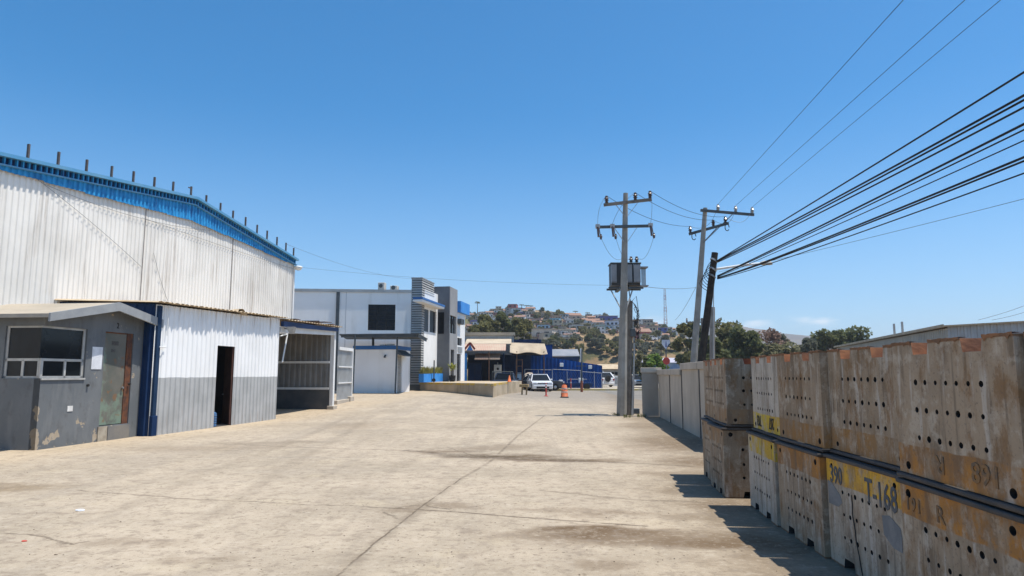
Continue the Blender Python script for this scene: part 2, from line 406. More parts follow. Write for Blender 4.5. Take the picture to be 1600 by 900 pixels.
    c = k.mix(k.math('MULTIPLY', k.step(n5, .51, .63), .6), c, (.225, .18, .135)); c = k.mix(k.math('MULTIPLY', k.step(n5, .46, .33), .28), c, (.54, .465, .37))
    vo2 = k.n('ShaderNodeTexVoronoi'); vo2.inputs['Scale'].default_value = 13.0; k.l(k.vec('ADD', P, wob2), vo2.inputs['Vector'])
    pit = k.math('MULTIPLY', k.step(vo2.outputs['Distance'], .20, .10), k.step(k.noise(1.1, 5, k.scaled(1, loc=(19, 2, 0))), .46, .60))
    c = k.mix(k.math('MULTIPLY', pit, .85), c, (.13, .10, .07))
    k.color(c)
    h = k.math('SUBTRACT', k.math('ADD', k.math('MULTIPLY', n3, .6), k.math('MULTIPLY', n2, 1.2)), k.math('MULTIPLY', tot, .8))
    k.bump(h, .35, .03); return k.mat
g = MB(); xs = [-26 + i * 1.0 for i in range(0, 34)] + [8.4]; ys = [-12 + i * 1.0 for i in range(0, 84)]
for y in ys:
    for x in xs: g.v.append((x, y, rise(x, y)))
for j in range(len(ys) - 1):
    for i in range(len(xs) - 1):
        a = j * len(xs) + i; g.f.append((a, a + 1, a + 1 + len(xs), a + len(xs))); g.m.append(0)
tag(g.build('yard_pavement', yard_mat(), smooth=True), kind='structure')
# street strip and kerb in front of the blue wall
M_asph = wmat('street_asphalt', (.17, .155, .135), (.225, .205, .175), .5, .92, bsc=30)
M_kerb = wmat('yellow_kerb_paint', (.55, .40, .09), (.50, .42, .28), 1.5, .8)
M_side = wmat('sidewalk_concrete', (.42, .37, .29), (.34, .30, .24), .8, .9)
g = MB(); g.add([(8.4, 40, -.004), (90, 40, -.004), (90, 71, -.004), (8.4, 71, -.004)], [(0, 1, 2, 3)]); tag(g.build('street', M_asph), kind='structure')
g = MB(); g.add([(-26, 71.3, .13), (90, 71.3, .13), (90, 112, .13), (-26, 112, .13)], [(0, 1, 2, 3)]); tag(g.build('pavement', M_side), kind='structure')
g = MB(); g.box(4.5, 60, 71.0, 71.3, -.1, .15); tag(g.build('kerb', M_kerb), kind='structure')
# distant mountains in the haze
M_mtn = wmat('distant_scrub', (.13, .115, .10), (.18, .155, .13), .01, .95, spec=.05, bsc=.02, bump=0)
g = MB(); nx_, ny_ = 90, 10
for j in range(ny_ + 1):
    for i in range(nx_ + 1):
        x = -650 + 1800 * i / nx_; y = 1200 + 60 * j
        prof = interp(x / .43, [(-1500, 70), (200, 70), (700, 120), (860, 185), (960, 212), (1080, 216), (1250, 200), (1450, 175), (2000, 120), (2700, 80)]) * .52
        z = prof * (1 - abs(j / ny_ - .55) ** 1.3 * 1.75) * (1 + .10 * fbm(x, y, 110)) - 3
        g.v.append((x, y, z))
for j in range(ny_):
    for i in range(nx_):
        a = j * (nx_ + 1) + i; g.f.append((a, a + 1, a + nx_ + 2, a + nx_ + 1)); g.m.append(0)
tag(g.build('distant_hills', M_mtn, smooth=True), kind='structure')
# ------------------------------------------------------------------ shared materials
M_white = wmat('white_paint', (.80, .80, .785), (.71, .70, .67), .7, .65, streak=(.40, .35, .27), samt=.35)
M_wall_white = wmat('white_plaster', (.88, .865, .835), (.82, .80, .765), .4, .8, streak=(.45, .41, .34), samt=.35, ssc=2.5)
M_facade = wmat('white_sheet_weathered', (.87, .835, .775), (.72, .69, .635), .45, .6, streak=(.34, .28, .22), samt=.7, ssc=5)
M_blue = wmat('blue_paint', (.03, .215, .62), (.05, .29, .70), 1.2, .5, streak=(.02, .10, .30), samt=.4)
M_navy = wmat('navy_paint', (.010, .03, .085), (.018, .045, .12), 1., .7, spec=.1)
M_deepblue = wmat('deep_blue_sheet', (.004, .048, .21), (.008, .075, .30), .35, .75, spec=.08, streak=(.01, .02, .07), samt=.6, ssc=2)
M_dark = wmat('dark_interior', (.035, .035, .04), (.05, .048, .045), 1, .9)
M_black = wmat('black_rubber', (.018, .018, .018), (.03, .028, .026), 3, .8)
M_steel = wmat('grey_steel', (.25, .26, .27), (.18, .185, .19), 2, .5, .4)
M_galv = wmat('galvanised_sheet', (.42, .43, .43), (.33, .335, .33), 1.1, .5, .3, streak=(.22, .17, .12), samt=.5)
M_darksteel = wmat('dark_grey_steel', (.06, .075, .085), (.09, .10, .105), 2, .55, .1)
M_rust = wmat('rusty_steel', (.16, .085, .05), (.09, .055, .045), 6, .85)
M_rustor = wmat('orange_rust', (.36, .155, .07), (.16, .075, .045), 5, .9, bump=.4)
M_tan = wmat('tan_roof_sheet', (.52, .42, .29), (.40, .30, .19), 1.5, .85, streak=(.28, .17, .10), samt=.5)
M_brown = wmat('brown_door', (.075, .032, .022), (.11, .05, .035), 3, .7)
M_conc = wmat('precast_concrete', (.52, .455, .37), (.42, .365, .295), .9, .9, streak=(.20, .17, .14), samt=.5)
M_concpole = wmat('pole_concrete', (.33, .31, .275), (.25, .235, .205), 2., .9, streak=(.2, .18, .15), samt=.4)
M_wood = wmat('creosoted_wood', (.028, .022, .018), (.05, .04, .03), 5, .85, bump=.5)
M_grwood = wmat('grey_wood', (.22, .19, .16), (.15, .13, .11), 5, .9, bump=.4)
M_cable = wmat('black_cable', (.015, .015, .017), None, 3, .6)
M_wire = wmat('aluminium_wire', (.22, .23, .24), None, 3, .5, .6)
M_porc = wmat('brown_porcelain', (.09, .06, .05), None, 5, .25, spec=.5)
M_porcw = wmat('grey_porcelain', (.45, .44, .42), None, 5, .3, spec=.5)
M_red = wmat('red_paint', (.55, .05, .035), (.42, .06, .04), 3, .5)
M_orange = wmat('orange_plastic', (.62, .14, .03), (.50, .12, .04), 4, .6)
M_sand = wmat('grey_plaster_dark', (.10, .115, .13), (.125, .14, .15), .8, .85)
def glass(name, c=(.012, .015, .018), rough=.06):
    k = NT(name, rough, 0, .5); k.color(k.mix(k.step(k.noise(.9, 3), .35, .7), c, tuple(x * 1.8 for x in c))); return k.mat
M_glass = glass('tinted_glass', (.008, .010, .012), .08); M_glass.node_tree.nodes['Principled BSDF'].inputs['Specular IOR Level'].default_value = .28; M_glassb = glass('dark_window_glass', (.008, .009, .012), .25); M_glassb.node_tree.nodes['Principled BSDF'].inputs['Specular IOR Level'].default_value = .2

# ------------------------------------------------------------------ big white warehouse with blue trim (left)
H1 = math.atan2(1.04, 7.1)
wh = Frame('warehouse', 'large warehouse of weathered white corrugated sheet with a blue gable trim and rusty post stubs', 'warehouse', (-13.75, 14.0, 0), H1)
y_l, z_l = wh.hitx(0, 245); y_k, z_k = wh.hitx(300, 311); y_r, z_r = wh.hitx(459, 407)
slp = (z_k - z_l) / (y_k - y_l); Y0 = -4.0; z_0 = z_k - slp * (y_k - Y0)
def roofz(y): return z_k - slp * (y_k - y) if y < y_k else z_k - (z_k - z_r) * (y - y_k) / (y_r - y_k)
bl_r = .30
def bandz(y):       # lower edge of the blue trim
    a = wh.hitx(60, 283); b = wh.hitx(300, 346); c = wh.hitx(459, 415)
    return a[1] + (b[1] - a[1]) * (y - a[0]) / (b[0] - a[0]) if y < b[0] else b[1] + (c[1] - b[1]) * (y - b[0]) / (c[0] - b[0])
g = MB(); g.corr(lambda l, o, z: (o, l, z), Y0, y_r, lambda l: -.3, lambda l: roofz(l) - .03, .19, .032, 1)
g.corr(lambda l, o, z: (-l, y_r - .0 + o, z), 0, 24, lambda l: -.3, lambda l: z_r - .03, .19, .032)
g.corr(lambda l, o, z: (-l, Y0 - o, z), 0, 24, lambda l: -.3, lambda l: roofz(Y0) - .03, .19, .032)
g.box(-24, -23.9, Y0, y_r, -.3, roofz(Y0)); g.build('wall', M_facade, wh)
g = MB()
for a, b in ((Y0, y_k), (y_k, y_r)):
    g.prism([(.0, a, roofz(a) - .02), (.0, b, roofz(b) - .02), (.0, b, roofz(b) + .06), (.0, a, roofz(a) + .06)], (-24.2, 0, 0))
g.build('roof', M_galv, wh)
M_trim = wmat('patchy_blue_trim', (.035, .33, .68), (.018, .19, .46), 3.2, .55, streak=(.012, .07, .24), samt=.9, ssc=7)
# blue trim: corrugated band, cap flashing and the open rib ends under it
g = MB(); g.corr(lambda l, o, z: (.075 + o, l, z), Y0, y_r + .02, lambda l: bandz(l) + .022 * math.sin(math.floor(l / .19) * 12.9) * math.sin(math.floor(l / .76) * 4.1), lambda l: roofz(l) - .20, .19, .035)
g.build('trim_band', M_trim, wh)
g = MB()
def rail(z0, z1, x0, x1):
    for a, b in ((Y0, y_k), (y_k, y_r + .05)):
        g.prism([(x0, a, roofz(a) + z0), (x0, b, roofz(b) + z0), (x0, b, roofz(b) + z1), (x0, a, roofz(a) + z1)], (x1 - x0, 0, 0))
rail(-.02, .075, .002, .26); rail(-.24, -.20, .03, .17)
g.build('trim_cap', wmat('pale_blue_flashing', (.09, .29, .50), (.14, .33, .50), 1.2, .5), wh)
g = MB(); l = Y0
while l < y_r:                      # the open rib ends: blue ribs with gaps between painted navy as deep shadow, one folded strip
    e = min(l + .19, y_r)
    for (q0, q1, x0_, x1_, m_) in ((l, l, .085, .15, 0), (l, l + .045, .15, .15, 0), (l + .045, l + .045, .15, .085, 0), (l + .045, e, .085, .085, 1)):
        b_ = len(g.v)
        for (q_, x_) in ((q0, x0_), (q1, x1_)): g.v += [(x_, q_, roofz(q_) - .205), (x_, q_, roofz(q_) - .022)]
        g.f.append((b_, b_ + 2, b_ + 3, b_ + 1)); g.m.append(m_)
    l += .19
bm_ = bmesh.new(); me_ = g.mesh('trim_ribs', [M_trim, M_navy]); bm_.from_mesh(me_); bmesh.ops.remove_doubles(bm_, verts=bm_.verts[:], dist=.002); bm_.to_mesh(me_); bm_.free()
link(bpy.data.objects.new('trim_ribs', me_), wh.o)
M_stub = wmat('weathered_steel_stub', (.13, .11, .10), (.09, .065, .055), 6, .8)
POSTS = [(45, 228), (92, 240), (136, 252), (175, 262), (209, 270), (241.7, 279), (271, 286), (299, 293.5), (322.6, 307), (344.8, 319), (364.4, 331), (384, 341), (402, 353), (417.6, 362), (433, 372), (447, 381), (459, 389)]
for px, py in POSTS:
    y, z = wh.hitx(px, py, -.1)
    g = MB(); g.box(-.13, -.07, y - .027, y + .027, roofz(y) - .05, z + .05)
    if py == 293.5: g.box(-.12, -.08, y - .17, y - .03, z - .045, z - .01)
    g.build('post_stub', M_stub, wh)
for px in (222, 362):          # sheet laps
    y, z = wh.hitx(px, 400)
    g = MB(); g.box(.028, .040, y - .02, y + .015, .2, bandz(y)); g.build('sheet_lap', wmat('lap_shadow_gap', (.25, .22, .2), None, 4), wh)
g = MB(); y, z = wh.hitx(459, 470); g.box(.0, .07, y_r - .06, y_r + .05, -.3, bandz(y_r) - .02); g.build('corner_flashing', M_white, wh)
# lean-to cable runs pinned across the facade
def sag(a, b, s, n=14):
    a = Vector(a); b = Vector(b)
    return [a.lerp(b, i / n) - Vector((0, 0, s * 4 * (i / n) * (1 - i / n))) for i in range(n + 1)]
def onfac(px, py, c=.06):
    y, z = wh.hitx(px, py, c); return (c, y, z)
for a, b, s_ in (((18, 250), (222, 418), -.1), ((70, 288), (330, 360), .25), ((222, 340), (459, 420), .05), ((222, 300), (300, 330), .1), ((240, 395), (262, 470), .1)):
    g = MB(); g.tube(sag(onfac(*a), onfac(*b), s_), .006, 5); g.build('wall_cable', M_wire, wh)
p = wh.hitx(463, 418, .15)
fl = Frame('floodlight', 'round white floodlight at the far corner of the white warehouse under the blue trim', 'lamp', tuple(wh.loc + wh.ex * .18 + wh.ey * (y_r + .15) + Vector((0, 0, p[1]))), H1)
MB().lathe([(.05, -.12), (.12, -.1), (.20, 0), (.21, .06), (.15, .09)], 14).build('lamp_head', M_white, fl, True)
MB().tube([(-.3, -.1, .02), (-.1, -.04, .02), (0, 0, 0)], .025, 6).build('bracket', M_steel, fl)

# ------------------------------------------------------------------ corrugated shed: white above, grey below
def shed_mat():
    k = NT('two_tone_sheet_paint', .6, 0, .3); s = k.sep()
    wv = k.math('ADD', s[2], k.math('MULTIPLY', k.math('SUBTRACT', k.noise(3, 3), .5), .05))
    wh_ = k.mix(k.step(k.noise(.8, 5), .4, .7), (.90, .89, .87), (.83, .82, .80))
    gr = k.mix(k.step(k.noise(1.5, 5), .35, .7), (.46, .46, .45), (.38, .38, .37))
    f = k.step(wv, 1.585, 1.60)
    c = k.mix(f, gr, wh_)
    st = k.math('MULTIPLY', k.step(k.noise((9, 9, .5), 4), .56, .70), k.step(s[2], 3.0, 3.7))
    c = k.mix(k.math('MULTIPLY', st, .8), c, (.30, .19, .11))
    st2 = k.math('MULTIPLY', k.step(k.noise((8, 8, .6), 5), .58, .68), k.step(s[2], .9, .1))
    c = k.mix(k.math('MULTIPLY', st2, .6), c, (.25, .16, .10))
    k.color(c); return k.mat
M_shed = shed_mat()
sh = Frame('corrugated_shed', 'corrugated metal shed painted white above and grey below, its narrow door standing open', 'shed', (-9.97, 19.1, 0), H1)
Ls = sh.loc_of((-8.93, 26.2, 0)).y
ea, eb = sh.hitx(255, 476)[1], sh.hitx(437, 498)[1]
def eave(l): return ea + (eb - ea) * l / Ls
d0, dz0 = sh.hitx(337, 600); d1, _ = sh.hitx(364, 600); _, dtop = sh.hitx(355, 541)
g = MB(); PW = lambda l, o, z: (o, l, z)
g.corr(PW, 0, d0, lambda l: -.2, lambda l: eave(l) - .02, .235, .034)
g.corr(PW, d0, d1, lambda l: dtop, lambda l: eave(l) - .02, .235, .034)
g.corr(PW, d1, Ls, lambda l: -.2, lambda l: eave(l) - .02, .235, .034)
g.build('wall', M_shed, sh)
g = MB(); g.corr(lambda l, o, z: (-l, -o, z), .02, 3.6, lambda l: -.2, lambda l: eave(0) + l * .03, .235, .034)
g.build('end_wall', M_navy, sh, label='end wall painted dark blue')
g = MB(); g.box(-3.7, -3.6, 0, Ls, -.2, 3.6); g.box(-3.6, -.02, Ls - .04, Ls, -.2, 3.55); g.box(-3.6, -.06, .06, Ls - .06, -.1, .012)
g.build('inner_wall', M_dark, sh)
g = MB()
def rt(o, l): return eave(l) + .02 + (.26 - o) * .035
ls = []; l = -.25
while l < Ls + .12:
    for fr, h_ in ((0, 0), (.25, .03), (.5, .042), (.75, .03)): ls.append((l + fr * .235, h_))
    l += .235
random.seed(4)
for q, h_ in ls:
    e = .26 + random.uniform(-.03, .03)
    for o in (e, -1.2, -3.7): g.v.append((o, q, rt(o, q) + h_ + random.uniform(-.004, .004)))
for i in range(len(ls) - 1):
    for k_ in range(2):
        a = i * 3 + k_; g.f.append((a, a + 1, a + 4, a + 3)); g.m.append(0)
g.build('roof', M_tan, sh)
g = MB(); y, z = sh.hitx(376, 490, .2)
g.add([(.28, y - .35, z - .01), (.28, y + .35, z - .05), (-.1, y - .3, z + .05), (-.1, y + .35, z + .0), (.2, y - .1, z + .15), (.22, y + .12, z + .17), (-.1, y + .05, z + .16)],
      [(0, 4, 6, 2), (4, 5, 6), (5, 1, 3, 6)]); g.build('bent_roof_sheet', M_tan, sh)
g = MB(); g.box(-.07, -.02, d0 - .06, d0, -.2, dtop + .05); g.box(-.07, -.02, d1, d1 + .06, -.2, dtop + .05); g.box(-.07, -.02, d0 - .06, d1 + .06, dtop, dtop + .06)
g.build('door_frame', M_brown, sh)
dr = MB().box(-.86, -.0, -.04, .0, .03, dtop - .02).build('door', M_brown, sh); dr.location = (-.03, d1 - .005, 0); dr.rotation_euler = (0, 0, R(-44))
MB().lathe([(.012, 0), (.03, .02), (.03, .05), (.01, .06)], 8, (-.78, -.10, 1.0), axis='y').build('handle', M_steel, dr)
g = MB(); y, z = sh.hitx(258, 500); g.tube([(.09, y, eave(y) - .02), (.09, y, z - .45)], .016, 6); g.tube([(.09, y, 2.45), (.09, y - .3, 2.45)], .014, 6)
g.build('conduit', M_white, sh)
# water bottle standing in the open door
p = ground(342, 662); wb_ = Frame('water_bottle', 'ribbed blue water bottle standing in the open doorway of the white and grey shed', 'water bottle', tuple(sh.loc + sh.ex * -.22 + sh.ey * (d0 + .27)), H1)
k = NT('blue_bottle_plastic', .2, 0, .5); k.color((.06, .14, .28)); M_bottle = k.mat
pr = [(.125, .012)]
for i in range(5): pr += [(.135, .03 + i * .075), (.135, .075 + i * .075), (.122, .085 + i * .075), (.122, .097 + i * .075)]
MB().lathe(pr + [(.13, .42), (.10, .46), (.04, .485), (.03, .52)], 16).build('bottle_body', M_bottle, wb_, True)
MB().lathe([(.034, .515), (.036, .52), (.036, .55), (.03, .555)], 10).build('cap', M_white, wb_)

# ------------------------------------------------------------------ guard house
HG = math.atan2(.40, 3.62)
gh = Frame('guard_house', 'small grey plastered guard house with a low gable roof, wrap-around window and weathered door', 'guard house', (-10.68, 15.65, 0), HG)
Lg = 3.64; Wg = 3.2; T = .16
wy1, wz1 = gh.hitx(137.5, 514.6); _, wz0 = gh.hitx(134, 590.5); _, wzm = gh.hitx(134, 563.5)
dy0, dzt = gh.hitx(166, 518); dy1, _ = gh.hitx(207, 560); _, dzb = gh.hitx(172, 664.5); dy0 = gh.hitx(160, 590)[0]
wx0 = gh.hity(6, 550)[0]
pk_y, pk_z = gh.hitx(185, 473, .32); le_y, le_z = gh.hitx(77, 489.5, .32); re_y, re_z = gh.hitx(253, 500, .32)
sl = (pk_z - le_z) / (pk_y - le_y); sr = (pk_z - re_z) / (re_y - pk_y)
def gtop(y): return pk_z - (sl * (pk_y - y) if y < pk_y else sr * (y - pk_y))
def guard_mat():
    k = NT('grey_guard_house_plaster', .85, 0, .2); s = k.sep()
    c = k.mix(k.step(k.noise(.9, 5), .35, .68), (.135, .145, .152), (.172, .181, .186))
    c = k.mix(k.math('MULTIPLY', k.step(k.noise((4, 4, 1.2), 5), .50, .68), .35), c, (.225, .23, .23)); c = k.mix(k.math('MULTIPLY', k.step(k.noise((5, 5, 3), 6, rough=.7), .52, .66), .4), c, (.10, .095, .09))
    pe = k.noise(2.6, 6, rough=.6)
    lowz = k.math('ADD', pe, k.step(s[2], .75, .05, hi=.085))
    corner = k.math('ADD', lowz, k.math('MULTIPLY', k.step(s[1], .20, .0, hi=.20), k.math('MULTIPLY', k.step(s[2], 1.35, .9), k.step(s[0], -.22, -.03))))
    peel = k.step(corner, .655, .675)
    c = k.mix(peel, c, k.mix(k.noise(9, 4), (.34, .26, .17), (.46, .40, .32)))
    k.color(c); k.bump(k.math('ADD', k.math('MULTIPLY', k.noise(35, 4), .3), k.math('MULTIPLY', peel, -.6)), .35, .015); return k.mat
M_guard = guard_mat()
ztop_l = gtop(0) - .06
g = MB()
g.wall('y', -T, 0, 0, Lg, -.2, ztop_l, [(-1, wy1, wz0, wz1), (dy0, dy1, dzb, dzt)])
g.wall('x', 0, T, -Wg, -T, -.2, ztop_l, [(wx0, 1, wz0, wz1)])
g.box(-T, 0, .0, T * .0 + .001, -.2, wz0)                      # corner below the window
g.box(-Wg, -Wg + T, T, Lg, -.2, ztop_l); g.box(-Wg + T, -T, Lg - T, Lg, -.2, ztop_l)
for x in (-T, -Wg): g.prism([(x, 0, ztop_l), (x, pk_y, gtop(pk_y) - .06), (x, Lg, max(ztop_l + .01, gtop(Lg) - .06)), (x, Lg, ztop_l)], (T, 0, 0))
g.box(-Wg + T, -T, T, Lg - T, -.1, .04)
g.build('wall', M_guard, gh)
g = MB(); OH = .32
g.prism([(OH, le_y, le_z), (OH, pk_y, pk_z), (OH, pk_y, pk_z - .05), (OH, le_y, le_z - .05)], (-Wg - 1.0 - OH, 0, 0))
g.prism([(OH, pk_y, pk_z), (OH, re_y, re_z), (OH, re_y, re_z - .05), (OH, pk_y, pk_z - .05)], (-Wg - 1.0 - OH, 0, 0))
g.build('roof', wmat('beige_roof_membrane', (.40, .345, .27), (.32, .28, .22), .8, .9, streak=(.24, .2, .15), samt=.3), gh)
g = MB()
g.prism([(OH + .003, le_y - .02, le_z + .01), (OH + .003, pk_y, pk_z + .01), (OH + .003, pk_y, pk_z - .21), (OH + .003, le_y - .02, le_z - .18)], (.05, 0, 0))
g.prism([(OH + .003, pk_y + .001, pk_z + .01), (OH + .003, re_y, re_z + .005), (OH + .003, re_y, re_z - .22), (OH + .003, pk_y + .001, pk_z - .21)], (.05, 0, 0))
g.build('fascia_board', wmat('grey_fascia_paint', (.27, .28, .29), (.33, .34, .34), 2, .8, streak=(.4, .38, .35), samt=.5), gh)
g = MB(); g.box(-Wg - 1, OH, le_y - .03, le_y - .002, le_z - .09, le_z - .004); g.build('eave_board', wmat('eave_paint', (.42, .38, .32), (.33, .30, .26), 2, .85), gh)
# wrap-around window: upper fixed panes, lower sashes
fr = MB(); t = .05
M_alu = wmat('pale_aluminium', (.50, .49, .46), (.38, .37, .35), 3, .5, .1)
fr.box(-.10, -.045, .0, wy1, wz0, wz0 + .05); fr.box(-.10, -.045, .0, wy1, wzm - .03, wzm + .03); fr.box(-.09, -.05, .0, wy1, wz1 - .045, wz1)
fr.box(-.10, -.045, wy1 - .07, wy1 - .002, wz0, wz1)
fr.box(-.11, -.03, -.0, .075, wz0, wzm + .03)
ymid = wy1 * .56
fr.box(-.10, -.045, ymid - .03, ymid + .03, wz0, wzm)
fr.box(wx0, -.1, .045, .10, wz0, wz0 + .05); fr.box(wx0, -.1, .045, .10, wzm - .03, wzm + .03); fr.box(wx0, -.1, .05, .09, wz1 - .04, wz1)
fr.box(wx0 + .002, wx0 + .06, .045, .10, wz0, wz1)
xm = wx0 + (-wx0) * .47
fr.box(xm - .03, xm + .03, .045, .10, wz0, wzm)
wn_ = fr.build('window', M_alu, gh, label='pale aluminium wrap-around window frame')
MB().box(-.078, -.072, .0, wy1 - .03, wz0 + .03, wz1 - .02).build('pane', M_glass, wn_)
MB().box(wx0 + .03, -.078, .068, .074, wz0 + .03, wz1 - .02).build('pane', M_glass, wn_)
MB().box(-.05, .03, 0, wy1, wz0 - .04, wz0).build('sill', M_alu, wn_)
# door
g = MB(); f0 = dy1 - .22
M_doorm = None
k = NT('weathered_green_door', .65, 0, .3); s = k.sep()
c = k.mix(k.step(k.noise(1.6, 5), .38, .66), (.115, .12, .10), (.16, .15, .125))
low = k.math('ADD', k.noise(2.2, 5), k.step(s[2], 1.5, .6, hi=.22))
c = k.mix(k.step(low, .58, .72), c, (.19, .25, .19)); c = k.mix(k.math('MULTIPLY', k.step(k.noise(5, 6), .58, .66), .8), c, (.22, .12, .06)); k.color(c); M_doorm = k.mat
dd = MB().box(-.10, -.055, dy0 + .04, f0, dzb + .02, dzt - .03).build('door', M_doorm, gh)
MB().lathe([(.02, 0), (.035, .01), (.035, .05), (.015, .06)], 8, (-.05, f0 - .07, dzb + .95), axis='x').build('handle', M_steel, dd)
g = MB()
for zc, hgt, wd in ((dzt - .34, .11, .26), (dzt - .52, .08, .15)): g.box(-.055, -.052, dy0 + .33, dy0 + .33 + wd, zc, zc + hgt)
g.build('faded_marking', wmat('faded_black_paint', (.06, .055, .05), (.12, .11, .10), 25), dd)
g = MB(); g.box(-.13, -.03, f0, dy1 - .002, dzb, dzt); g.box(-.13, -.06, dy0, dy0 + .04, dzb, dzt); g.box(-.13, -.05, dy0 + .04, f0, dzt - .03, dzt)
g.build('door_frame', wmat('rusty_door_frame', (.17, .065, .03), (.08, .04, .03), 7, .85), gh)
MB().box(.003, .012, *sorted((gh.hitx(143, 560)[0], gh.hitx(159, 560)[0])), gh.hitx(150, 577)[1], gh.hitx(150, 542)[1]).build('paper_notice', wmat('white_paper', (.78, .79, .82), None, 3), gh)
y, z = gh.hitx(109, 638.5); MB().box(.003, .012, y - .085, y + .085, z - .065, z + .065).build('small_plate', wmat('white_plate', (.8, .78, .74), None, 3), gh)
y, z = gh.hitx(184, 513); o = bpy.data.objects.new('door_number', text_mesh('2', .20)); link(o, gh.o)
o.location = (.006, y, z); o.rotation_euler = (R(90), 0, R(90)); o.data.materials.append(M_black)
MB().box(-.02, .035, dy0 + .30, dy1 + .02, -.1, dzb * .94).build('step', wmat('step_concrete', (.17, .165, .16), (.23, .21, .18), 2, .9), gh)
MB().box(.004, .03, dy0 - .05, dy0 + .28, -.1, dzb * .97).build('bare_patch', wmat('bare_mortar', (.42, .37, .29), (.30, .25, .19), 5, .95), gh)
for px, py in ((136, 602), (201, 600)):
    y, z = gh.hitx(px, py); MB().lathe([(.03, 0), (.03, .05)], 8, (0, y, z), axis='x').build('switch_knob', M_black, gh)
# what stands inside behind the glass
gd = Frame('desk', 'blue-topped desk seen dimly through the lower guard house window', 'desk', tuple(gh.loc + gh.ex * -.9 + gh.ey * 1.0), HG)
MB().box(-.35, .35, -.6, .6, .72, .76).build('desk_top', M_blue, gd)
for sx_ in (-.31, .31):
    for sy_ in (-.55, .55): MB().box(sx_ - .025, sx_ + .025, sy_ - .025, sy_ + .025, .04, .72).build('leg', M_steel, gd)
# blue column between guard house and shed
p = ground(223.5, 681.5)
bc = Frame('blue_column', 'dark blue square steel column between the guard house and the corrugated shed', 'column', (p.x, p.y, 0), H1)
MB().bbox(-.13, .24, 0, .16, 0, 3.60, .012).build('shaft', wmat('worn_blue_column', (.014, .034, .075), (.022, .048, .10), 2, .7, spec=.1), bc); MB().bbox(-.17, .27, -.03, .19, -.05, .55, .015).build('plinth', M_navy, bc)
kb = Frame('concrete_block', 'grey concrete block on the ground at the left edge by the guard house', 'block', tuple(ground(2, 703)), .1)
MB().bbox(-.35, .22, 0, .3, 0, .20, .02).build('block_body', M_conc, kb)

# ------------------------------------------------------------------ open-fronted lean-to
HC = math.atan2(-8.13 + 8.93, 31.9 - 26.2)
lt = Frame('open_shed', 'open-fronted corrugated lean-to with a blue fascia and white beam beside the white and grey shed', 'open shed', (-8.90, 26.3, 0), HC)
Lc = lt.hitx(522, 600)[0]
z0t, z1t = lt.hitx(441, 502)[1], lt.hitx(529, 513.5)[1]
z0m, z1m = lt.hitx(441, 510.5)[1], lt.hitx(529, 518.5)[1]
z0b, z1b = lt.hitx(441, 520)[1], lt.hitx(529, 524.5)[1]
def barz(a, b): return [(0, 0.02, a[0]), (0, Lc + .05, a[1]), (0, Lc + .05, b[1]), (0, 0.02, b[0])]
MB().prism(barz((z0m, z1m), (z0t, z1t)), (.12, 0, 0)).build('fascia', wmat('dark_navy_fascia', (.014, .035, .095), (.025, .055, .15), 1.5, .6), lt)  # fascia in a dark navy tone
MB().prism(barz((z0b, z1b), (z0m - .004, z1m - .004)), (-.14, 0, 0)).build('beam', M_white, lt)
g = MB(); g.box(-.16, .0, Lc - .12, Lc + .06, -.1, z1b - .002); g.build('post', M_white, lt)
gzl = gz(lt.loc.x, lt.loc.y + Lc)
MB().bbox(-.22, .10, Lc - .22, Lc + .2, 0, gzl + .16, .02).build('post_footing', M_conc, lt)
Dp = 5.2
zlow = lt.hity(480, 608, Lc - .1)[1]; ztopp = lt.hity(480, 524, Lc - .1)[1]
g = MB(); g.corr(lambda l, o, z: (-.2 - l, Lc - .06 - o, z), 0, Dp, lambda l: zlow, lambda l: z1b + .1, .26, .04)
g.build('side_wall', wmat('side_sheet', (.25, .245, .23), (.19, .185, .175), 1.2, .6, .1, streak=(.18, .15, .12), samt=.5), lt)
MB().box(-.2 - Dp, -.2, Lc - .10, Lc + .06, -.2, zlow).build('base_wall', wmat('dark_block_base', (.07, .075, .08), (.10, .10, .10), 2, .9), lt)
g = MB()
for pyy in (566, 607):
    z = lt.hity(480, pyy, Lc - .16)[1]; g.box(-.2 - Dp, -.2, Lc - .165, Lc - .105, z - .05, z + .05)
g.build('girt', M_white, lt)
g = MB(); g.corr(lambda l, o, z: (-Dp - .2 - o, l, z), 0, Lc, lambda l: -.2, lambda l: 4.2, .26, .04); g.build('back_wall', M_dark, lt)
g = MB(); g.corr(lambda l, o, z: (.20 - z, l, z0t + .05 + (z1t - z0t) * l / Lc + o + z * .03), -.1, Lc + .3, lambda l: 0, lambda l: Dp + .4, .26, .045)
g.build('roof', M_tan, lt)
g = MB(); random.seed(9)
for i in range(9):
    l = random.uniform(.5, Lc - .3); MB().box(-.5, .15, l, l + random.uniform(.3, .8), 0, .02, M=Matrix.Translation((0, 0, z0t + .12 + (z1t - z0t) * l / Lc)) @ Matrix.Rotation(random.uniform(-.04, .04), 4, 'X')).build('loose_roof_sheet', M_rust, lt)
y, z = lt.hitx(454, 515, .25)
fl2 = Frame('floodlight', 'square grey floodlight on a bracket under the blue fascia of the open lean-to', 'lamp', tuple(lt.loc + lt.ex * .3 + lt.ey * y + Vector((0, 0, z))), HC)
MB().prism([(-.06, -.06, -.16), (.06, -.06, -.16), (.17, -.17, .1), (-.17, -.17, .1)], (0, .2, 0)).build('lamp_head', M_galv, fl2)
MB().tube([(-.3, 0, .05), (-.06, 0, 0)], .02, 6).build('bracket', M_steel, fl2)
g = MB(); a = lt.hitx(449, 522, .02); b = lt.hitx(440, 566, .02); c_ = lt.hitx(438, 525, .02)
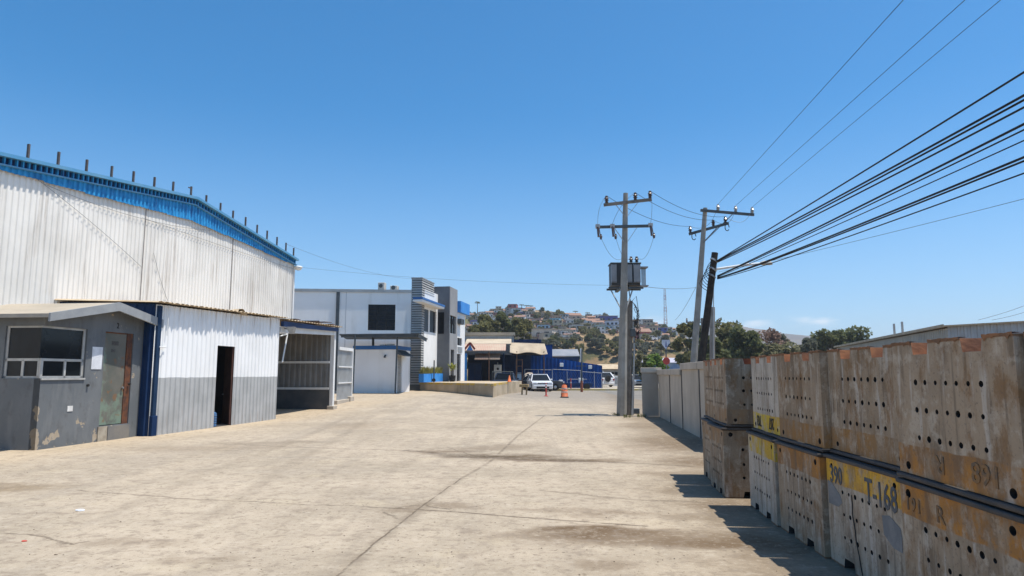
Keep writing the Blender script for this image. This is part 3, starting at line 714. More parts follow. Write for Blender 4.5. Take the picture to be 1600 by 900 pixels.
g.tube([(.02, a[0], a[1]), (.02, b[0] + .05, b[1])], .03, 6); g.tube([(.02, a[0], a[1]), (.02, c_[0], c_[1])], .03, 6); g.build('corner_brace', M_white, lt)

# ------------------------------------------------------------------ corrugated gate panel
p0 = at(526, 627, 35.0); p1 = at(548, 625, 37.6); hd = math.atan2(p1.x - p0.x, p1.y - p0.y)
gp = Frame('gate_panel', 'corrugated metal gate panel on a white frame beyond the open lean-to', 'gate', (p0.x, p0.y, gz(p0.x, p0.y)), hd)
Lp = (p1 - p0).length; zt = gp.hitx(540, 541)[1]; zb_ = gp.hitx(538, 621)[1]
zt -= gp.loc.z; zb_ -= gp.loc.z
MB().corr(lambda l, o, z: (-.03 + o, l, z), .03, Lp - .03, lambda l: zb_, lambda l: zt, .22, .035).build('sheet', M_galv, gp)
g = MB(); g.box(.012, .07, 0, Lp, zt - .06, zt + .1); g.box(.012, .06, 0, Lp, zb_ - .05, zb_ + .05)
for q in (.35, .66): g.box(.012, .05, 0.06, Lp - .06, zb_ + (zt - zb_) * q - .03, zb_ + (zt - zb_) * q + .03)
g.box(-.04, .072, Lp - .10, Lp + .03, -.1, zt + .102); g.build('frame', M_white, gp)
MB().bbox(-.15, .16, Lp - .6, Lp + .12, -.1, .32, .02).build('footing', M_conc, gp)
MB().bbox(-.15, .1, -.2, Lp - .62, -.1, .20, .02).build('base_kerb', M_conc, gp)
class Geo(Frame):
    """a surveying frame only, nothing linked"""
    def __init__(s, loc, heading):
        s.loc = Vector(loc); s.h = heading
        s.ex = Vector((math.cos(heading), -math.sin(heading), 0)); s.ey = Vector((math.sin(heading), math.cos(heading), 0))
    def world(s, p): return s.loc + s.ex * p[0] + s.ey * p[1] + Vector((0, 0, p[2]))
def moved(mb, a, b):
    mb.v = [tuple(b.loc_of(Geo.world(a, v))) for v in mb.v]; return mb
# ------------------------------------------------------------------ white two-storey office
A = at(640, 610, 52.0); A.z = 0; HO = R(9.6)
of = Frame('office_building', 'white two-storey office with grey louvred tower, dark windows and blue canopies behind the loading dock', 'office building', tuple(A), HO)
B = at(456, 500, 51.2); B.z = 0
hw = math.atan2(-(B - A).y, (B - A).x) ; lw = Geo(A, math.atan2((B - A).y, -(B - A).x))     # left wall: local -x runs from A to B
Lw = (B - A).length + 6
zl = lw.hity(550, 456.5)[1]; zlt = lw.hity(550, 452)[1]
wx0_, wz0_ = lw.hity(574.5, 516); wx1_, wz1_ = lw.hity(618, 476)
g = MB(); g.wall('x', 0, .2, -Lw, .0, -.3, zl, [(wx0_, wx1_, wz0_, wz1_)]); moved(g, lw, of).build('wall', M_wall_white, of, label='white plastered wall facing the yard')
g = MB(); g.box(-Lw, .02, -.08, .25, zl + .002, zlt); moved(g, lw, of).build('roof_trim', M_galv, of)
wf = MB(); wf.box(wx0_, wx1_, .10, .14, wz0_, wz1_); win = moved(wf, lw, of).build('window', M_glassb, of)
g = MB(); nb = 3
for i in range(nb + 1):
    x = wx0_ + (wx1_ - wx0_) * i / nb; g.box(x - .03, x + .03, .05, .098, wz0_, wz1_)
for i in range(8):
    z = wz0_ + (wz1_ - wz0_) * i / 7; g.box(wx0_, wx1_, .06, .09, z - .015, z + .015)
moved(g, lw, of).build('window_bars', M_black, win)
g = MB(); x = lw.hity(527.5, 490)[0]; g.box(x - .12, x + .12, -.10, -.004, -.2, zl + .001); moved(g, lw, of).build('downpipe', M_darksteel, of)
g = MB(); x0_, z_ = lw.hity(470, 501); x1_ = lw.hity(499, 501)[0]; g.box(x0_, x1_, -.03, -.003, z_ - .5, z_); moved(g, lw, of).build('vent_opening', M_dark, of)
for x in (-Lw * .33, -Lw * .72):
    g = MB(); g.box(x, x + .03, -.006, -.002, 0, zl); moved(g, lw, of).build('wall_joint', M_galv, of)
# long facade
C0 = .84; C1 = C0 + 1.0
yt2 = of.hitx(684, 560, C0)[0]; yend = of.hitx(726, 560, C1)[0]; yb1 = of.hitx(714.8, 480, C1)[0]
zf = of.hitx(680, 470, C0)[1] + .6
holes = []
wins = []
for (a, b, c_, d_) in ((662, 482, 669.4, 519), (671.7, 484.5, 681.7, 521)):
    ya, za = of.hitx(a, b, C0); yb, zb2 = of.hitx(c_, d_, C0); holes.append((ya, yb, zb2, za)); wins.append((C0, ya, yb, zb2, za))
g = MB(); g.wall('y', C0 - .2, C0, 0.7, yt2, -.3, zf, holes); g.build('wall', M_wall_white, of)
holes2 = []
for (a, b, c_, d_) in ((714.5, 528, 722, 540), ):
    ya, za = of.hitx(a, (b + d_) / 2, C1); yb, _ = of.hitx(c_, (b + d_) / 2, C1); z1_, z0_ = of.hitx(718, b, C1)[1], of.hitx(718, d_, C1)[1]
    holes2.append((ya, yb, z0_, z1_)); wins.append((C1, ya, yb, z0_, z1_))
ya, yb = of.hitx(714, 570, C1)[0], of.hitx(720, 570, C1)[0]; zd1 = of.hitx(717, 553, C1)[1]; holes2.append((ya, yb, .5, zd1)); wins.append((C1, ya, yb, .5, zd1))
g = MB(); g.wall('y', C1 - .2, C1, yb1, yend, -.3, of.hitx(720, 480, C1)[1], holes2); g.box(-8, C1 - .2, yend - .2, yend, -.3, 7.6); g.build('wall', M_wall_white, of)
for (c_, a, b, z0_, z1_) in wins:
    wv = MB().box(c_ - .14, c_ - .10, a, b, z0_, z1_).build('window', M_glassb, of)
    g = MB(); g.box(c_ - .10, c_ - .06, (a + b) / 2 - .03, (a + b) / 2 + .03, z0_, z1_); g.build('mullion', M_black, wv)
g = MB(); a, z1_ = of.hitx(715, 541.5, C1 + .01); b, z0_ = of.hitx(721.5, 551, C1 + .01)
for i in range(5):
    z = z0_ + (z1_ - z0_) * i / 5; g.box(C1 + .002, C1 + .06, a, b, z, z + .09)
g.build('louvre_slats', M_galv, of)
# louvred tower
ztw = of.hity(648, 434)[1]; ytw = of.hitx(678.5, 450, C0)[0]
M_louv = wmat('grey_louvre_paint', (.44, .425, .395), (.36, .345, .32), 1.5, .6)
g = MB(); g.box(.02, C0 - .03, .03, ytw - .03, -.3, ztw - .05)
g.build('tower_core', M_darksteel, of)
g = MB(); nsl = 44
for i in range(nsl):
    z = .9 + (ztw - .9) * i / nsl; hh = (ztw - .9) / nsl
    yq = ytw if z > zf - .35 else .72
    g.prism([(0, -.02, z), (0, -.02, z + hh * .18), (0, .03, z + hh * .7), (0, .03, z)], (C0 + .02, 0, 0))
    g.prism([(C0 + .02, -.02, z), (C0 + .02, -.02, z + hh * .18), (C0 - .03, -.02, z + hh * .7), (C0 - .03, -.02, z)], (0, yq, 0))
g.build('louvre_slats', M_louv, of)
g = MB(); g.box(-.02, C0 + .03, -.03, ytw, ztw - .06, ztw + .02); g.build('tower_cap', M_galv, of)
g = MB(); g.box(-.03, C0 + .03, -.05, .7, -.3, .9); g.build('tower_plinth', M_darksteel, of)
# grey tower
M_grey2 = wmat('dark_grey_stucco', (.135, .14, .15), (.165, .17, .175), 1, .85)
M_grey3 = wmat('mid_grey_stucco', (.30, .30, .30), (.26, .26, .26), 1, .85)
zt2 = of.hity(693, 448, yt2)[1]
ya, z1_ = of.hitx(703.2, 492, C1); yb, _ = of.hitx(712.5, 492, C1); z0_ = of.hitx(707, 521, C1)[1]
ya2, z3_ = of.hitx(704.5, 546, C1); yb2, _ = of.hitx(709.5, 546, C1)
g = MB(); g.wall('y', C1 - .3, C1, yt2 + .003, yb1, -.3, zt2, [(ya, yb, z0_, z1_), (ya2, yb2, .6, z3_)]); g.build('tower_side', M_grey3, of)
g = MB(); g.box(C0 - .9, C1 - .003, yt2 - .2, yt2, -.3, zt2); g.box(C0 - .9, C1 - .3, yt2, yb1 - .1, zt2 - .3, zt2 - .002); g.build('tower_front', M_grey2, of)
xa, z1_2 = of.hity(684.6, 488, yt2 - .2); xb, z0_2 = of.hity(693.6, 521.5, yt2 - .2)
MB().box(xa, xb, yt2 - .23, yt2 - .203, z0_2, z1_2).build('window', M_glassb, of)
for (a, b, z0q, z1q) in ((ya, yb, z0_, z1_), (ya2, yb2, .6, z3_)):
    wv = MB().box(C1 - .18, C1 - .14, a, b, z0q, z1q).build('window', M_glass, of)
    MB().box(C1 - .14, C1 - .08, (a + b) / 2 - .04, (a + b) / 2 + .04, z0q, z1q).build('mullion', M_black, wv)
# canopies
ca_y, cz1 = of.hitx(660.5, 464, C0 + .75); cb_y, _ = of.hitx(695.5, 477, C0 + .75); cz0 = of.hitx(663, 469.5, C0 + .75)[1]
MB().box(C0 + .003, C0 + .75, ca_y, cb_y, cz0 + .05, cz1).build('canopy', wmat('blue_canopy_paint', (.035, .13, .34), (.05, .16, .40), 1, .6), of)
MB().box(C0 + .003, C0 + .70, ca_y + .03, cb_y - .03, cz0 - .1, cz0 + .048).build('canopy_soffit', M_wall_white, of)
ba, bz1 = of.hitx(715, 468, C1 + .3); bb, _ = of.hitx(734, 481, C1 + .3); bz0 = of.hitx(718, 487, C1 + .3)[1]
MB().box(C1 - .5, C1 + .3, yb1 + .004, bb, bz0, bz1).build('fascia', M_blue, of)
y, z = of.hitx(720.5, 502.5, C1 + .2)
ac = Frame('air_conditioner', 'small dark wall air conditioner under the light blue fascia of the office', 'air conditioner', tuple(Geo.world(of, (C1 + .02, y, z))), HO)
MB().bbox(0, .34, -.5, .5, -.22, .22, .03).build('casing', M_darksteel, ac); MB().lathe([(.16, 0), (.16, .01)], 14, (.342, .1, 0), axis='x').build('fan_grille', M_black, ac)
MB().box(0, .3, -.4, .4, -.27, -.222).build('bracket', M_steel, ac)
# rear mass and flat roof
g = MB(); g.prism([tuple(of.loc_of(p)) for p in (A + Vector((-.3, .4, 7.35)), B + Vector((-6, .4, 7.35)), B + Vector((-6, 22, 7.35)), A + Vector((1, 22, 7.35)))], (0, 0, .1)); g.build('flat_roof', M_conc, of)
for px0, px1, py0, py1, lab in ((590, 600.5, 441, 453.2, 'larger white air conditioning unit on the office roof left of the louvred tower'), (609, 620.5, 446, 453.4, 'smaller white air conditioning unit on the office roof beside the louvred tower')):
    p = at((px0 + px1) / 2, py1, 52.2); wd = (px1 - px0) / FPX * 52; ht = max(.3, (py1 - py0) / FPX * 52 * 1.0)
    ac = Frame('air_conditioner', lab, 'air conditioner', tuple(p), .15)
    MB().bbox(-wd / 2, wd / 2, 0, .5, 0, ht, .03).build('casing', wmat('cream_casing', (.62, .58, .5), (.5, .46, .4), 3, .6), ac)
    MB().lathe([(wd * .3, 0), (wd * .3, .01)], 16, (-.02, -.006, ht * .55), axis='y').build('fan_grille', M_darksteel, ac)
    MB().box(-wd * .4, wd * .4, .05, .45, -.25, -.002).build('feet', M_steel, ac)
# white pump room with blue parapet
q = at(617, 616, 46.0); An = Vector((q.x, q.y, 0)); HN = R(9)
an = Frame('annex_room', 'low white annex room with a blue parapet and shutter door under the grey canopy', 'annex', tuple(An), HN)
za = an.hity(600, 546, 0)[1]; zb2 = an.hity(600, 540, 0)[1]; xa = an.hity(551, 600, 0)[0]
g = MB(); La = of.loc_of(A).y
nl = an.hitx(640.5, 570, 0)[0]; r0, r1 = an.hitx(621, 580, .002)[0], an.hitx(628, 580, .002)[0]; zr = an.hitx(624, 555, 0)[1]
g.wall('x', 0, .2, xa, 0, -.3, za); g.wall('y', -.2, 0, .2, nl, -.3, za, [(r0, r1, .3, zr)]); g.box(xa, -.2, nl - .2, nl, -.3, za); g.box(xa, xa + .2, .2, nl - .2, -.3, za); g.build('wall', M_wall_white, an)
g = MB(); g.box(xa - .03, .06, -.06, .1, za + .002, zb2); g.box(-.1, .06, .102, nl, za + .002, zb2); g.build('parapet', wmat('parapet_blue', (.025, .12, .33), (.04, .15, .38), 1, .6), an)
MB().box(xa + .1, -.1, .1, nl - .1, za - .1, za + .05).build('roof', M_conc, an)
g = MB(); n_ = 22
for i in range(n_):
    z = .3 + (zr - .3) * i / n_; g.prism([(-.10, r0, z), (-.07, r0, z + (zr - .3) / n_ * .5), (-.10, r0, z + (zr - .3) / n_)], (0, r1 - r0, 0))
g.build('shutter_door', wmat('shutter_paint', (.36, .335, .295), None, 2, .6), an)
g = MB(); a0 = an.hitx(619.5, 556, .02)[0]; a1 = an.hitx(634, 556, .02)[0]
g.prism([(.003, a0, zr + .05), (.55, a0, zr - .08), (.55, a0, zr - .03), (.003, a0, zr + .35)], (0, a1 - a0, 0)); g.build('door_awning', M_darksteel, an)
x, z = an.hity(602.5, 555, -.02); MB().tube([(x, 0, z), (x, -.16, z - .02), (x, -.18, z - .16)], [.05, .05, .09], 8).build('wall_lamp', M_darksteel, an)
for (pxa, pxb, pya, pyb, lab) in ((604, 615, 537.5, 541.5, 'white box lying on the annex roof beside the canopy post'), (593, 602, 540.5, 542.5, 'thin white bundle lying on the annex roof edge')):
    x0_, z1_ = an.hity(pxa, pya, .2); x1_, _ = an.hity(pxb, pya, .2)
    bx = Frame('roof_box', lab, 'box', tuple(Geo.world(an, ((x0_ + x1_) / 2, .35, zb2 + .003))), HN)
    MB().bbox(-(x1_ - x0_) / 2, (x1_ - x0_) / 2, -.15, .15, 0, max(.08, z1_ - zb2), .02).build('box_body', M_white, bx)
# grey canopy on posts over the annex
cp = Frame('canopy', 'flat grey steel canopy on two slim posts in front of the office wall', 'canopy', (0, 0, 0), 0)
pts = [at(531, 519, 45.5), at(648, 521, 44.6), at(672, 527, 46.0), at(655, 522.5, 51.0), at(538, 520.5, 50.4)]
zc = at(640, 523, 45).z
g = MB(); g.prism([(pts[0].x, 45.4, zc), (pts[1].x + .25, 44.7, zc), (at(669, 527, 51.6).x, 51.3, zc), (pts[4].x, 51.2, zc)], (0, 0, .07)); g.build('roof', M_darksteel, cp)
g = MB(); g.beam((pts[0].x + .1, 45.5, zc - .08), (pts[1].x + .1, 44.85, zc - .08), .08, .15); g.beam((pts[1].x + .15, 44.9, zc - .08), (at(667, 527, 51.6).x, 51.2, zc - .08), .08, .15); g.build('edge_beam', M_darksteel, cp)
for px, py in ((551, 614), (617.5, 616.5)):
    q = at(px, py, 45.2); t = at(px + (3.5 if px > 600 else 4), 526, 45.2)
    MB().tube([(q.x, q.y, gz(q.x, q.y) - .05), (t.x, t.y, zc - .004)], .06, 8).build('post', M_darksteel, cp)
q0, q1 = at(583, 525, 49.5), at(583, 541, 49.5); MB().tube([q1, q0], .09, 8).build('post', M_darksteel, cp)

# ------------------------------------------------------------------ loading dock
def onground(px, py, Y0=50.):
    z = 0.2
    for _ in range(12):
        p = ground(px, py, z); z = .5 * z + .5 * gz(p.x, p.y)
    return ground(px, py, z)
FL = onground(648, 610); FR = onground(770.5, 621); RB = onground(792.5, 615.3)
def top(p, px, py): d = ray(px, py); return CAM_H + d.z / d.y * p.y
zFL, zFR = top(FL, 650, 596.6), top(FR, 770, 600)
zD = (zFL + zFR) / 2
bk = Geo.world(of, (C1 + .01, yend - 2, 0)); bk0 = Geo.world(of, (C0 + .05, .8, 0))
dk = Frame('loading_dock', 'raised concrete loading dock with a worn yellow edge in front of the office', 'loading dock', (FR.x, FR.y, 0), 0)
P2 = [Vector((FL.x, FL.y, 0)), Vector((FR.x, FR.y, 0)), Vector((RB.x, RB.y, 0)), Vector((RB.x + 1.2, RB.y + 7, 0)), Vector((-6, RB.y + 9, 0)), Vector((bk0.x - .9, bk0.y + 1, 0))]
o_ = Vector((FR.x, FR.y, 0))
g = MB(); g.prism([p - o_ + Vector((0, 0, -.3)) for p in P2], (0, 0, zD + .3)); g.build('slab', wmat('dock_concrete', (.50, .40, .275), (.38, .30, .20), .7, .9, streak=(.16, .13, .10), samt=.6), dk)
g = MB()
for a, b in ((P2[0], P2[1]), (P2[1], P2[2])):
    d = (b - a).normalized(); nn = Vector((d.y, -d.x, 0))
    g.prism([a - o_ + Vector((0, 0, zD - .14)) + nn * .004, b - o_ + Vector((0, 0, zD - .14)) + nn * .004, b - o_ + Vector((0, 0, zD + .004)) + nn * .004, a - o_ + Vector((0, 0, zD + .004)) + nn * .004], -nn * .2)
k = NT('worn_yellow_paint', .8); c = k.mix(k.step(k.noise(2.2, 6), .42, .6), (.52, .33, .04), (.42, .33, .2)); k.color(c); M_yel = k.mat
g.build('edge_stripe', M_yel, dk)
E0 = onground(794.6, 615); E1 = onground(803, 613)
d = (Vector((E1.x, E1.y, 0)) - Vector((E0.x, E0.y, 0)))
g = MB(); a = Vector((E0.x, E0.y, -.2)) - o_; g.prism([a, a + d, a + d + Vector((-2.5, .6, 0)), a + Vector((-2.5, .6, 0))], (0, 0, zD + .16)); g.build('end_block', wmat('end_block_concrete', (.54, .44, .31), (.44, .36, .25), .7, .9), dk)
dz = zD
# planters and pot on the dock
def shrub_tufts(mb, n, rx, ry, z0, h, seed, wd=.035):
    rnd = random.Random(seed)
    for i in range(n):
        x, y = rnd.uniform(-rx, rx), rnd.uniform(-ry, ry); a = rnd.uniform(0, 6.28); ln = h * rnd.uniform(.5, 1.1); t = rnd.uniform(.1, .6)
        tip = Vector((x + math.cos(a) * ln * t, y + math.sin(a) * ln * t, z0 + ln)); sd_ = Vector((-math.sin(a), math.cos(a), 0)) * wd
        mid = Vector((x, y, z0)).lerp(tip, .5) + Vector((0, 0, ln * .12))
        mb.add([(x, y, z0), mid + sd_, tip, mid - sd_], [(0, 1, 2, 3)])
    return mb
def leafmat(name, a, b, sc=3., rough=.75):
    k = NT(name, rough, 0, .12); v = k.jitter(); k.color(k.mix(k.step(k.noise(sc, 4, v), .35, .65), a, b))
    tr_ = k.n('ShaderNodeBsdfTranslucent'); tr_.inputs['Color'].default_value = (*[min(1, x * 1.5) for x in b], 1); mx_ = k.n('ShaderNodeMixShader'); mx_.inputs[0].default_value = .35
    out_ = [n for n in k.t.nodes if n.type == 'OUTPUT_MATERIAL'][0]; k.l(k.b.outputs[0], mx_.inputs[1]); k.l(tr_.outputs[0], mx_.inputs[2]); k.l(mx_.outputs[0], out_.inputs['Surface'])
    return k.mat
M_grass = leafmat('yellow_green_blades', (.13, .14, .035), (.26, .24, .08))
M_sky = wmat('planter_blue', (.03, .235, .66), (.05, .29, .70), 1.5, .6)
pl_a, pl_b = at(657, 596, 53), at(695, 594, 58.)
dirp = (pl_b - pl_a); dirp.z = 0; hp = math.atan2(dirp.x, dirp.y)
for (pxa, pya, pxb, pyb, lab, sd_) in ((662, 594.5, 674, 593.5, 'nearer blue planter box with grassy plants at the foot of the louvred tower', 1), (675, 593.3, 693.5, 592.2, 'farther and longer blue planter box with grassy plants beside the grey tower', 2)):
    Ya, Yb = (50.6, 52.5) if sd_ == 1 else (52.7, 56.6)
    a, b = at(pxa, pya, Ya), at(pxb + (0 if sd_ == 1 else .5), pyb, Yb); L = math.hypot(b.x - a.x, b.y - a.y); h_ = math.atan2(b.x - a.x, b.y - a.y)
    pt = Frame('planter', lab, 'planter', (a.x, a.y, dz), h_)
    ht = 13.2 / FPX * Ya
    g = MB(); g.box(-.38, 0, 0, .04, 0, ht); g.box(-.38, 0, L - .04, L, 0, ht); g.box(-.04, 0, .04, L - .04, 0, ht); g.box(-.38, -.34, .04, L - .04, 0, ht); g.build('box', M_sky, pt)
    MB().box(-.34, -.04, .04, L - .04, 0, ht - .08).build('soil', M_dark, pt)
    g = shrub_tufts(MB(), 170, .17, L / 2 - .1, 0, .62, sd_); g.v = [(v[0] - .19, v[1] + L / 2, v[2] + ht - .08) for v in g.v]; g.build('foliage', M_grass, pt)
q = Geo.world(of, (C1 + .36, of.hitx(703, 580, C1)[0] - .6, 0)); pt = Frame('potted_palm', 'yellow-green palm in a black pot on the dock by the grey tower', 'potted plant', (q.x, q.y, dz), 0)
MB().lathe([(.17, 0), (.25, .1), (.28, .48), (.25, .5), (.22, .46)], 14).build('pot', M_black, pt)
g = MB(); rnd = random.Random(3)
for i in range(6): a = i * 1.05; g.tube([(math.cos(a) * .06, math.sin(a) * .06, .45), (math.cos(a) * .12, math.sin(a) * .12, 1.05)], .015, 5)
g.build('stem', M_grwood, pt)
g = MB()
for i in range(46):
    a = rnd.uniform(0, 6.28); l_ = rnd.uniform(.3, .65); b_ = Vector((math.cos(a) * .1, math.sin(a) * .1, rnd.uniform(.85, 1.15))); e = b_ + Vector((math.cos(a) * l_ * .8, math.sin(a) * l_ * .8, rnd.uniform(-.05, .45)))
    s_ = Vector((-math.sin(a), math.cos(a), 0)) * .06; m_ = b_.lerp(e, .5) + Vector((0, 0, .12)); g.add([b_, m_ + s_, e, m_ - s_], [(0, 1, 2, 3)])
g.build('foliage', leafmat('palm_yellow', (.30, .27, .05), (.20, .22, .05)), pt)
g = MB(); q = at(675.5, 594, 52.6)
rp = Frame('reel_post', 'thin dark post standing in front of the two blue planters', 'post', (q.x + .12, q.y, dz), 0)
MB().tube([(0, 0, 0), (0, 0, 1.65)], .05, 8).build('shaft', M_darksteel, rp); MB().lathe([(.14, -.05), (.14, .05)], 12, (0, -.08, .15), axis='y').build('base_drum', M_black, rp)
def cone(px, py, Y, zb, ht, lab):
    p = at(px, py, Y); c_ = Frame('traffic_cone', lab, 'traffic cone', (p.x, p.y, zb), 0)
    MB().lathe([(.14, .03), (.03, ht), (.02, ht + .01)], 12).build('cone_body', M_orange, c_, True); MB().bbox(-.18, .18, -.18, .18, 0, .03, .008).build('base', M_orange, c_)
    MB().lathe([(.105, ht * .35), (.075, ht * .58)], 12).build('collar', M_white, c_)
cone(796, 593.5, 53, dz, .5, 'orange traffic cone standing on the right end of the loading dock')

# ------------------------------------------------------------------ blue-walled warehouse behind the dock
bw = Frame('repair_warehouse', 'open warehouse with a dark blue interior and sloping beige sheet roofs behind the dock', 'warehouse', (-2, 74, 0), 0)
def W(px, py, Y): return at(px, py, Y) - bw.loc
Mpink = NT('faded_red_sheet', .85); s_ = Mpink.sep(); wvx = Mpink.n('ShaderNodeTexWave'); wvx.inputs['Scale'].default_value = 1.6; wvx.bands_direction = 'X'; wvx.inputs['Distortion'].default_value = 1.5; Mpink.l(Mpink.P, wvx.inputs['Vector'])
Mpink.color(Mpink.mix(Mpink.math('MULTIPLY', wvx.outputs['Fac'], Mpink.step(Mpink.noise(.5, 4), .3, .6)), (.46, .37, .27), (.42, .22, .17))); Mpink = Mpink.mat
M_beige = wmat('beige_sheet_roof', (.50, .42, .31), (.42, .345, .25), .5, .85, streak=(.30, .2, .14), samt=.5)
a, b = W(718, 528, 81), W(803, 528, 81); a2 = W(718, 519.5, 81).z
MB().box(a.x, b.x, 7, 8, a.z - 2, a2 - .35).build('upper_wall', M_galv, bw); MB().box(a.x - .1, b.x + .15, 6.7, 8.2, a2 - .35, a2).build('parapet', M_beige, bw)
zA, zM, zE = W(770, 529, 81).z, W(770, 537, 77.5).z, W(770, 547.5, 74).z
xl, xr = W(726, 540, 77).x, W(799, 540, 77).x; p1x_ = W(851, 537, 79).x
MB().prism([(xl, 6.98, zA), (xl, 3.4, zM), (xl, 3.4, zM - .08), (xl, 6.98, zA - .08)], (xr - xl, 0, 0)).build('roof', M_beige, bw)
MB().box(xl, p1x_, 6.99, 9.3, zE - .05, zE + .1).build('ceiling', M_dark, bw); MB().box(xr + .05, p1x_, 4.5, 6.98, zE - .3, zE - .2).build('ceiling', M_dark, bw)
MB().prism([(xl, 3.4, zM - .03), (xl, 0, zE), (xl, 0, zE - .1), (xl, 3.4, zM - .15)], (xr - xl - .6, 0, 0)).build('eave_sheets', Mpink, bw)
p0_, p1_ = W(797, 535.5, 79), W(851, 537, 79); e0, e1 = W(800, 551, 73), W(852, 553, 73)
g = MB(); g.corr(lambda l, o, z: (p0_.x + (p1_.x - p0_.x) * l, 5 + (-6.2) * (1 - z) * (1.0 + .05 * math.sin(l * 21)), e0.z + (e1.z - e0.z) * l + (p0_.z - e0.z) * z + o - .1 * math.sin(l * 9) * (1 - z)), 0, 1, lambda l: 0, lambda l: 1, .03, .05, 4); g.build('awning_roof', M_beige, bw)
MB().box(xl, p1_.x - .2, 9.0, 9.2, -.1, zA).build('back_wall', M_navy, bw)
xc0, xc1 = W(725.8, 560, 74).x, W(729.5, 560, 74).x
MB().box(xc0, xc1, -.15, .15, 0, zE - .12).build('column', M_blue, bw)
MB().box(xl - .3, xl - .1, .2, 9, 0, zE).build('side_wall', M_deepblue, bw)
g = MB(); ga, gb_, gc_ = W(726, 546, 73.8), W(742, 546, 73.8), W(734.5, 535.5, 73.8)
g.beam((ga.x, -.25, ga.z), (gc_.x, -.25, gc_.z), .12, .22); g.beam((gc_.x, -.25, gc_.z), (gb_.x, -.25, gb_.z), .12, .22); g.build('gable_trim', wmat('dull_red_paint', (.30, .07, .05), None, 3), bw)
MB().prism([(ga.x + .2, -.18, ga.z - .1), (gb_.x - .2, -.18, gb_.z - .1), (gc_.x, -.18, gc_.z - .15)], (0, .05, 0)).build('gable_panel', M_blue, bw)
g = MB(); h0, h1 = W(741, 550.5, 73), W(781, 552, 73); hb = W(741, 560, 72.4).z; g.prism([(h0.x, 1.5, h0.z - .05), (h0.x, -.2, hb), (h0.x, -.2, hb - .12), (h0.x, 1.5, h0.z - .25)], (h1.x - h0.x, 0, 0)); g.build('inner_awning', Mpink, bw)
for px in (764, 807.5, 850):
    x = W(px, 560, 73.5).x; MB().tube([(x, -.4, 0), (x, -.4, zE - .12)], .06, 8).build('post', M_rust, bw)
g = MB(); g.beam((xl, -.1, zE - .22), (xr - .2, -.1, zE - .22), .12, .2); g.build('eave_beam', M_darksteel, bw)
xd = W(786, 560, 77).x; MB().box(xd, xd + .1, 2.5, 8.9, 0, zE - .2).build('partition', M_navy, bw)
# things standing in its mouth
q = at(777.5, 592, 74.5); mc = Frame('control_cabinet', 'cream machine cabinet with a round dark gauge in the warehouse mouth', 'cabinet', (q.x, 74.5, gz(q.x, 74.5)), 0)
hc = at(777, 573.5, 74.5).z
MB().bbox(-.4, .4, 0, .6, 0, hc, .03).build('casing', wmat('cream_cabinet', (.48, .45, .38), None, 2, .6), mc); MB().lathe([(.14, 0), (.14, .02)], 14, (.02, -.022, hc - .45), axis='y').build('gauge', M_black, mc); MB().box(-.05, .05, .2, .3, hc, hc + .25).build('pipe_stub', M_steel, mc)
q = at(742, 585, 77); bb_ = Frame('blue_locker', 'dim blue metal locker inside the open warehouse beside its blue column', 'locker', (q.x, 77, gz(q.x, 77)), 0)
MB().bbox(-.75, .75, 0, .8, 0, 2.5, .02).build('casing', M_navy, bb_); MB().box(-.02, .02, -.012, -.002, .1, 2.4).build('door_gap', M_black, bb_)
q = at(811.5, 605, 68); tn = Frame('ladder_rack', 'tall blue and rusty steel rack standing between the dock and the net bundle', 'rack', (q.x, 68, gz(q.x, 68)), 0)
for dx in (-.3, .3): MB().box(dx - .04, dx + .04, -.04, .04, 0, 3.0).build('upright', M_rust, tn)
for z in (.9, 1.6, 2.3, 2.9): MB().box(-.26, .26, -.03, .03, z, z + .06).build('rung', M_rust, tn)
MB().box(-.20, .20, .05, .12, .1, 1.7).build('panel', wmat('pale_blue_panel', (.25, .38, .48), (.35, .42, .46), 3, .5), tn)
q = at(827, 606, 71.5); nb_ = Frame('net_bundle', 'big pale bundle of netting stacked on a dark crate by the white car', 'net bundle', (q.x, 71.6, .13), 0)
g = MB(); bm = bmesh.new(); bmesh.ops.create_icosphere(bm, subdivisions=3, radius=.55)
for v in bm.verts: v.co = v.co * (1 + .16 * mnoise.noise(v.co * 3)) ; v.co.z = v.co.z * .75 + 1.3
g.bm(bm).build('netting', wmat('netting', (.40, .34, .27), (.28, .22, .17), 6, .95, bump=.5), nb_, True); MB().bbox(-.55, .55, -.4, .4, 0, .92, .02).build('crate', M_dark, nb_)
q = onground(820, 617); tb = Frame('wooden_stand', 'weathered wooden trestle stand at the end of the loading dock', 'trestle', (q.x, q.y, q.z), .2)
MB().bbox(-.38, .30, -.25, .25, .58, .80, .03).build('top', wmat('old_timber', (.36, .26, .13), (.25, .17, .09), 4, .9), tb)
for dx in (-.22, .12): MB().tube([(dx, 0, 0), (dx + .03, 0, .58)], .06, 6).build('leg', wmat('old_timber_leg', (.30, .22, .12), None, 4, .9), tb)
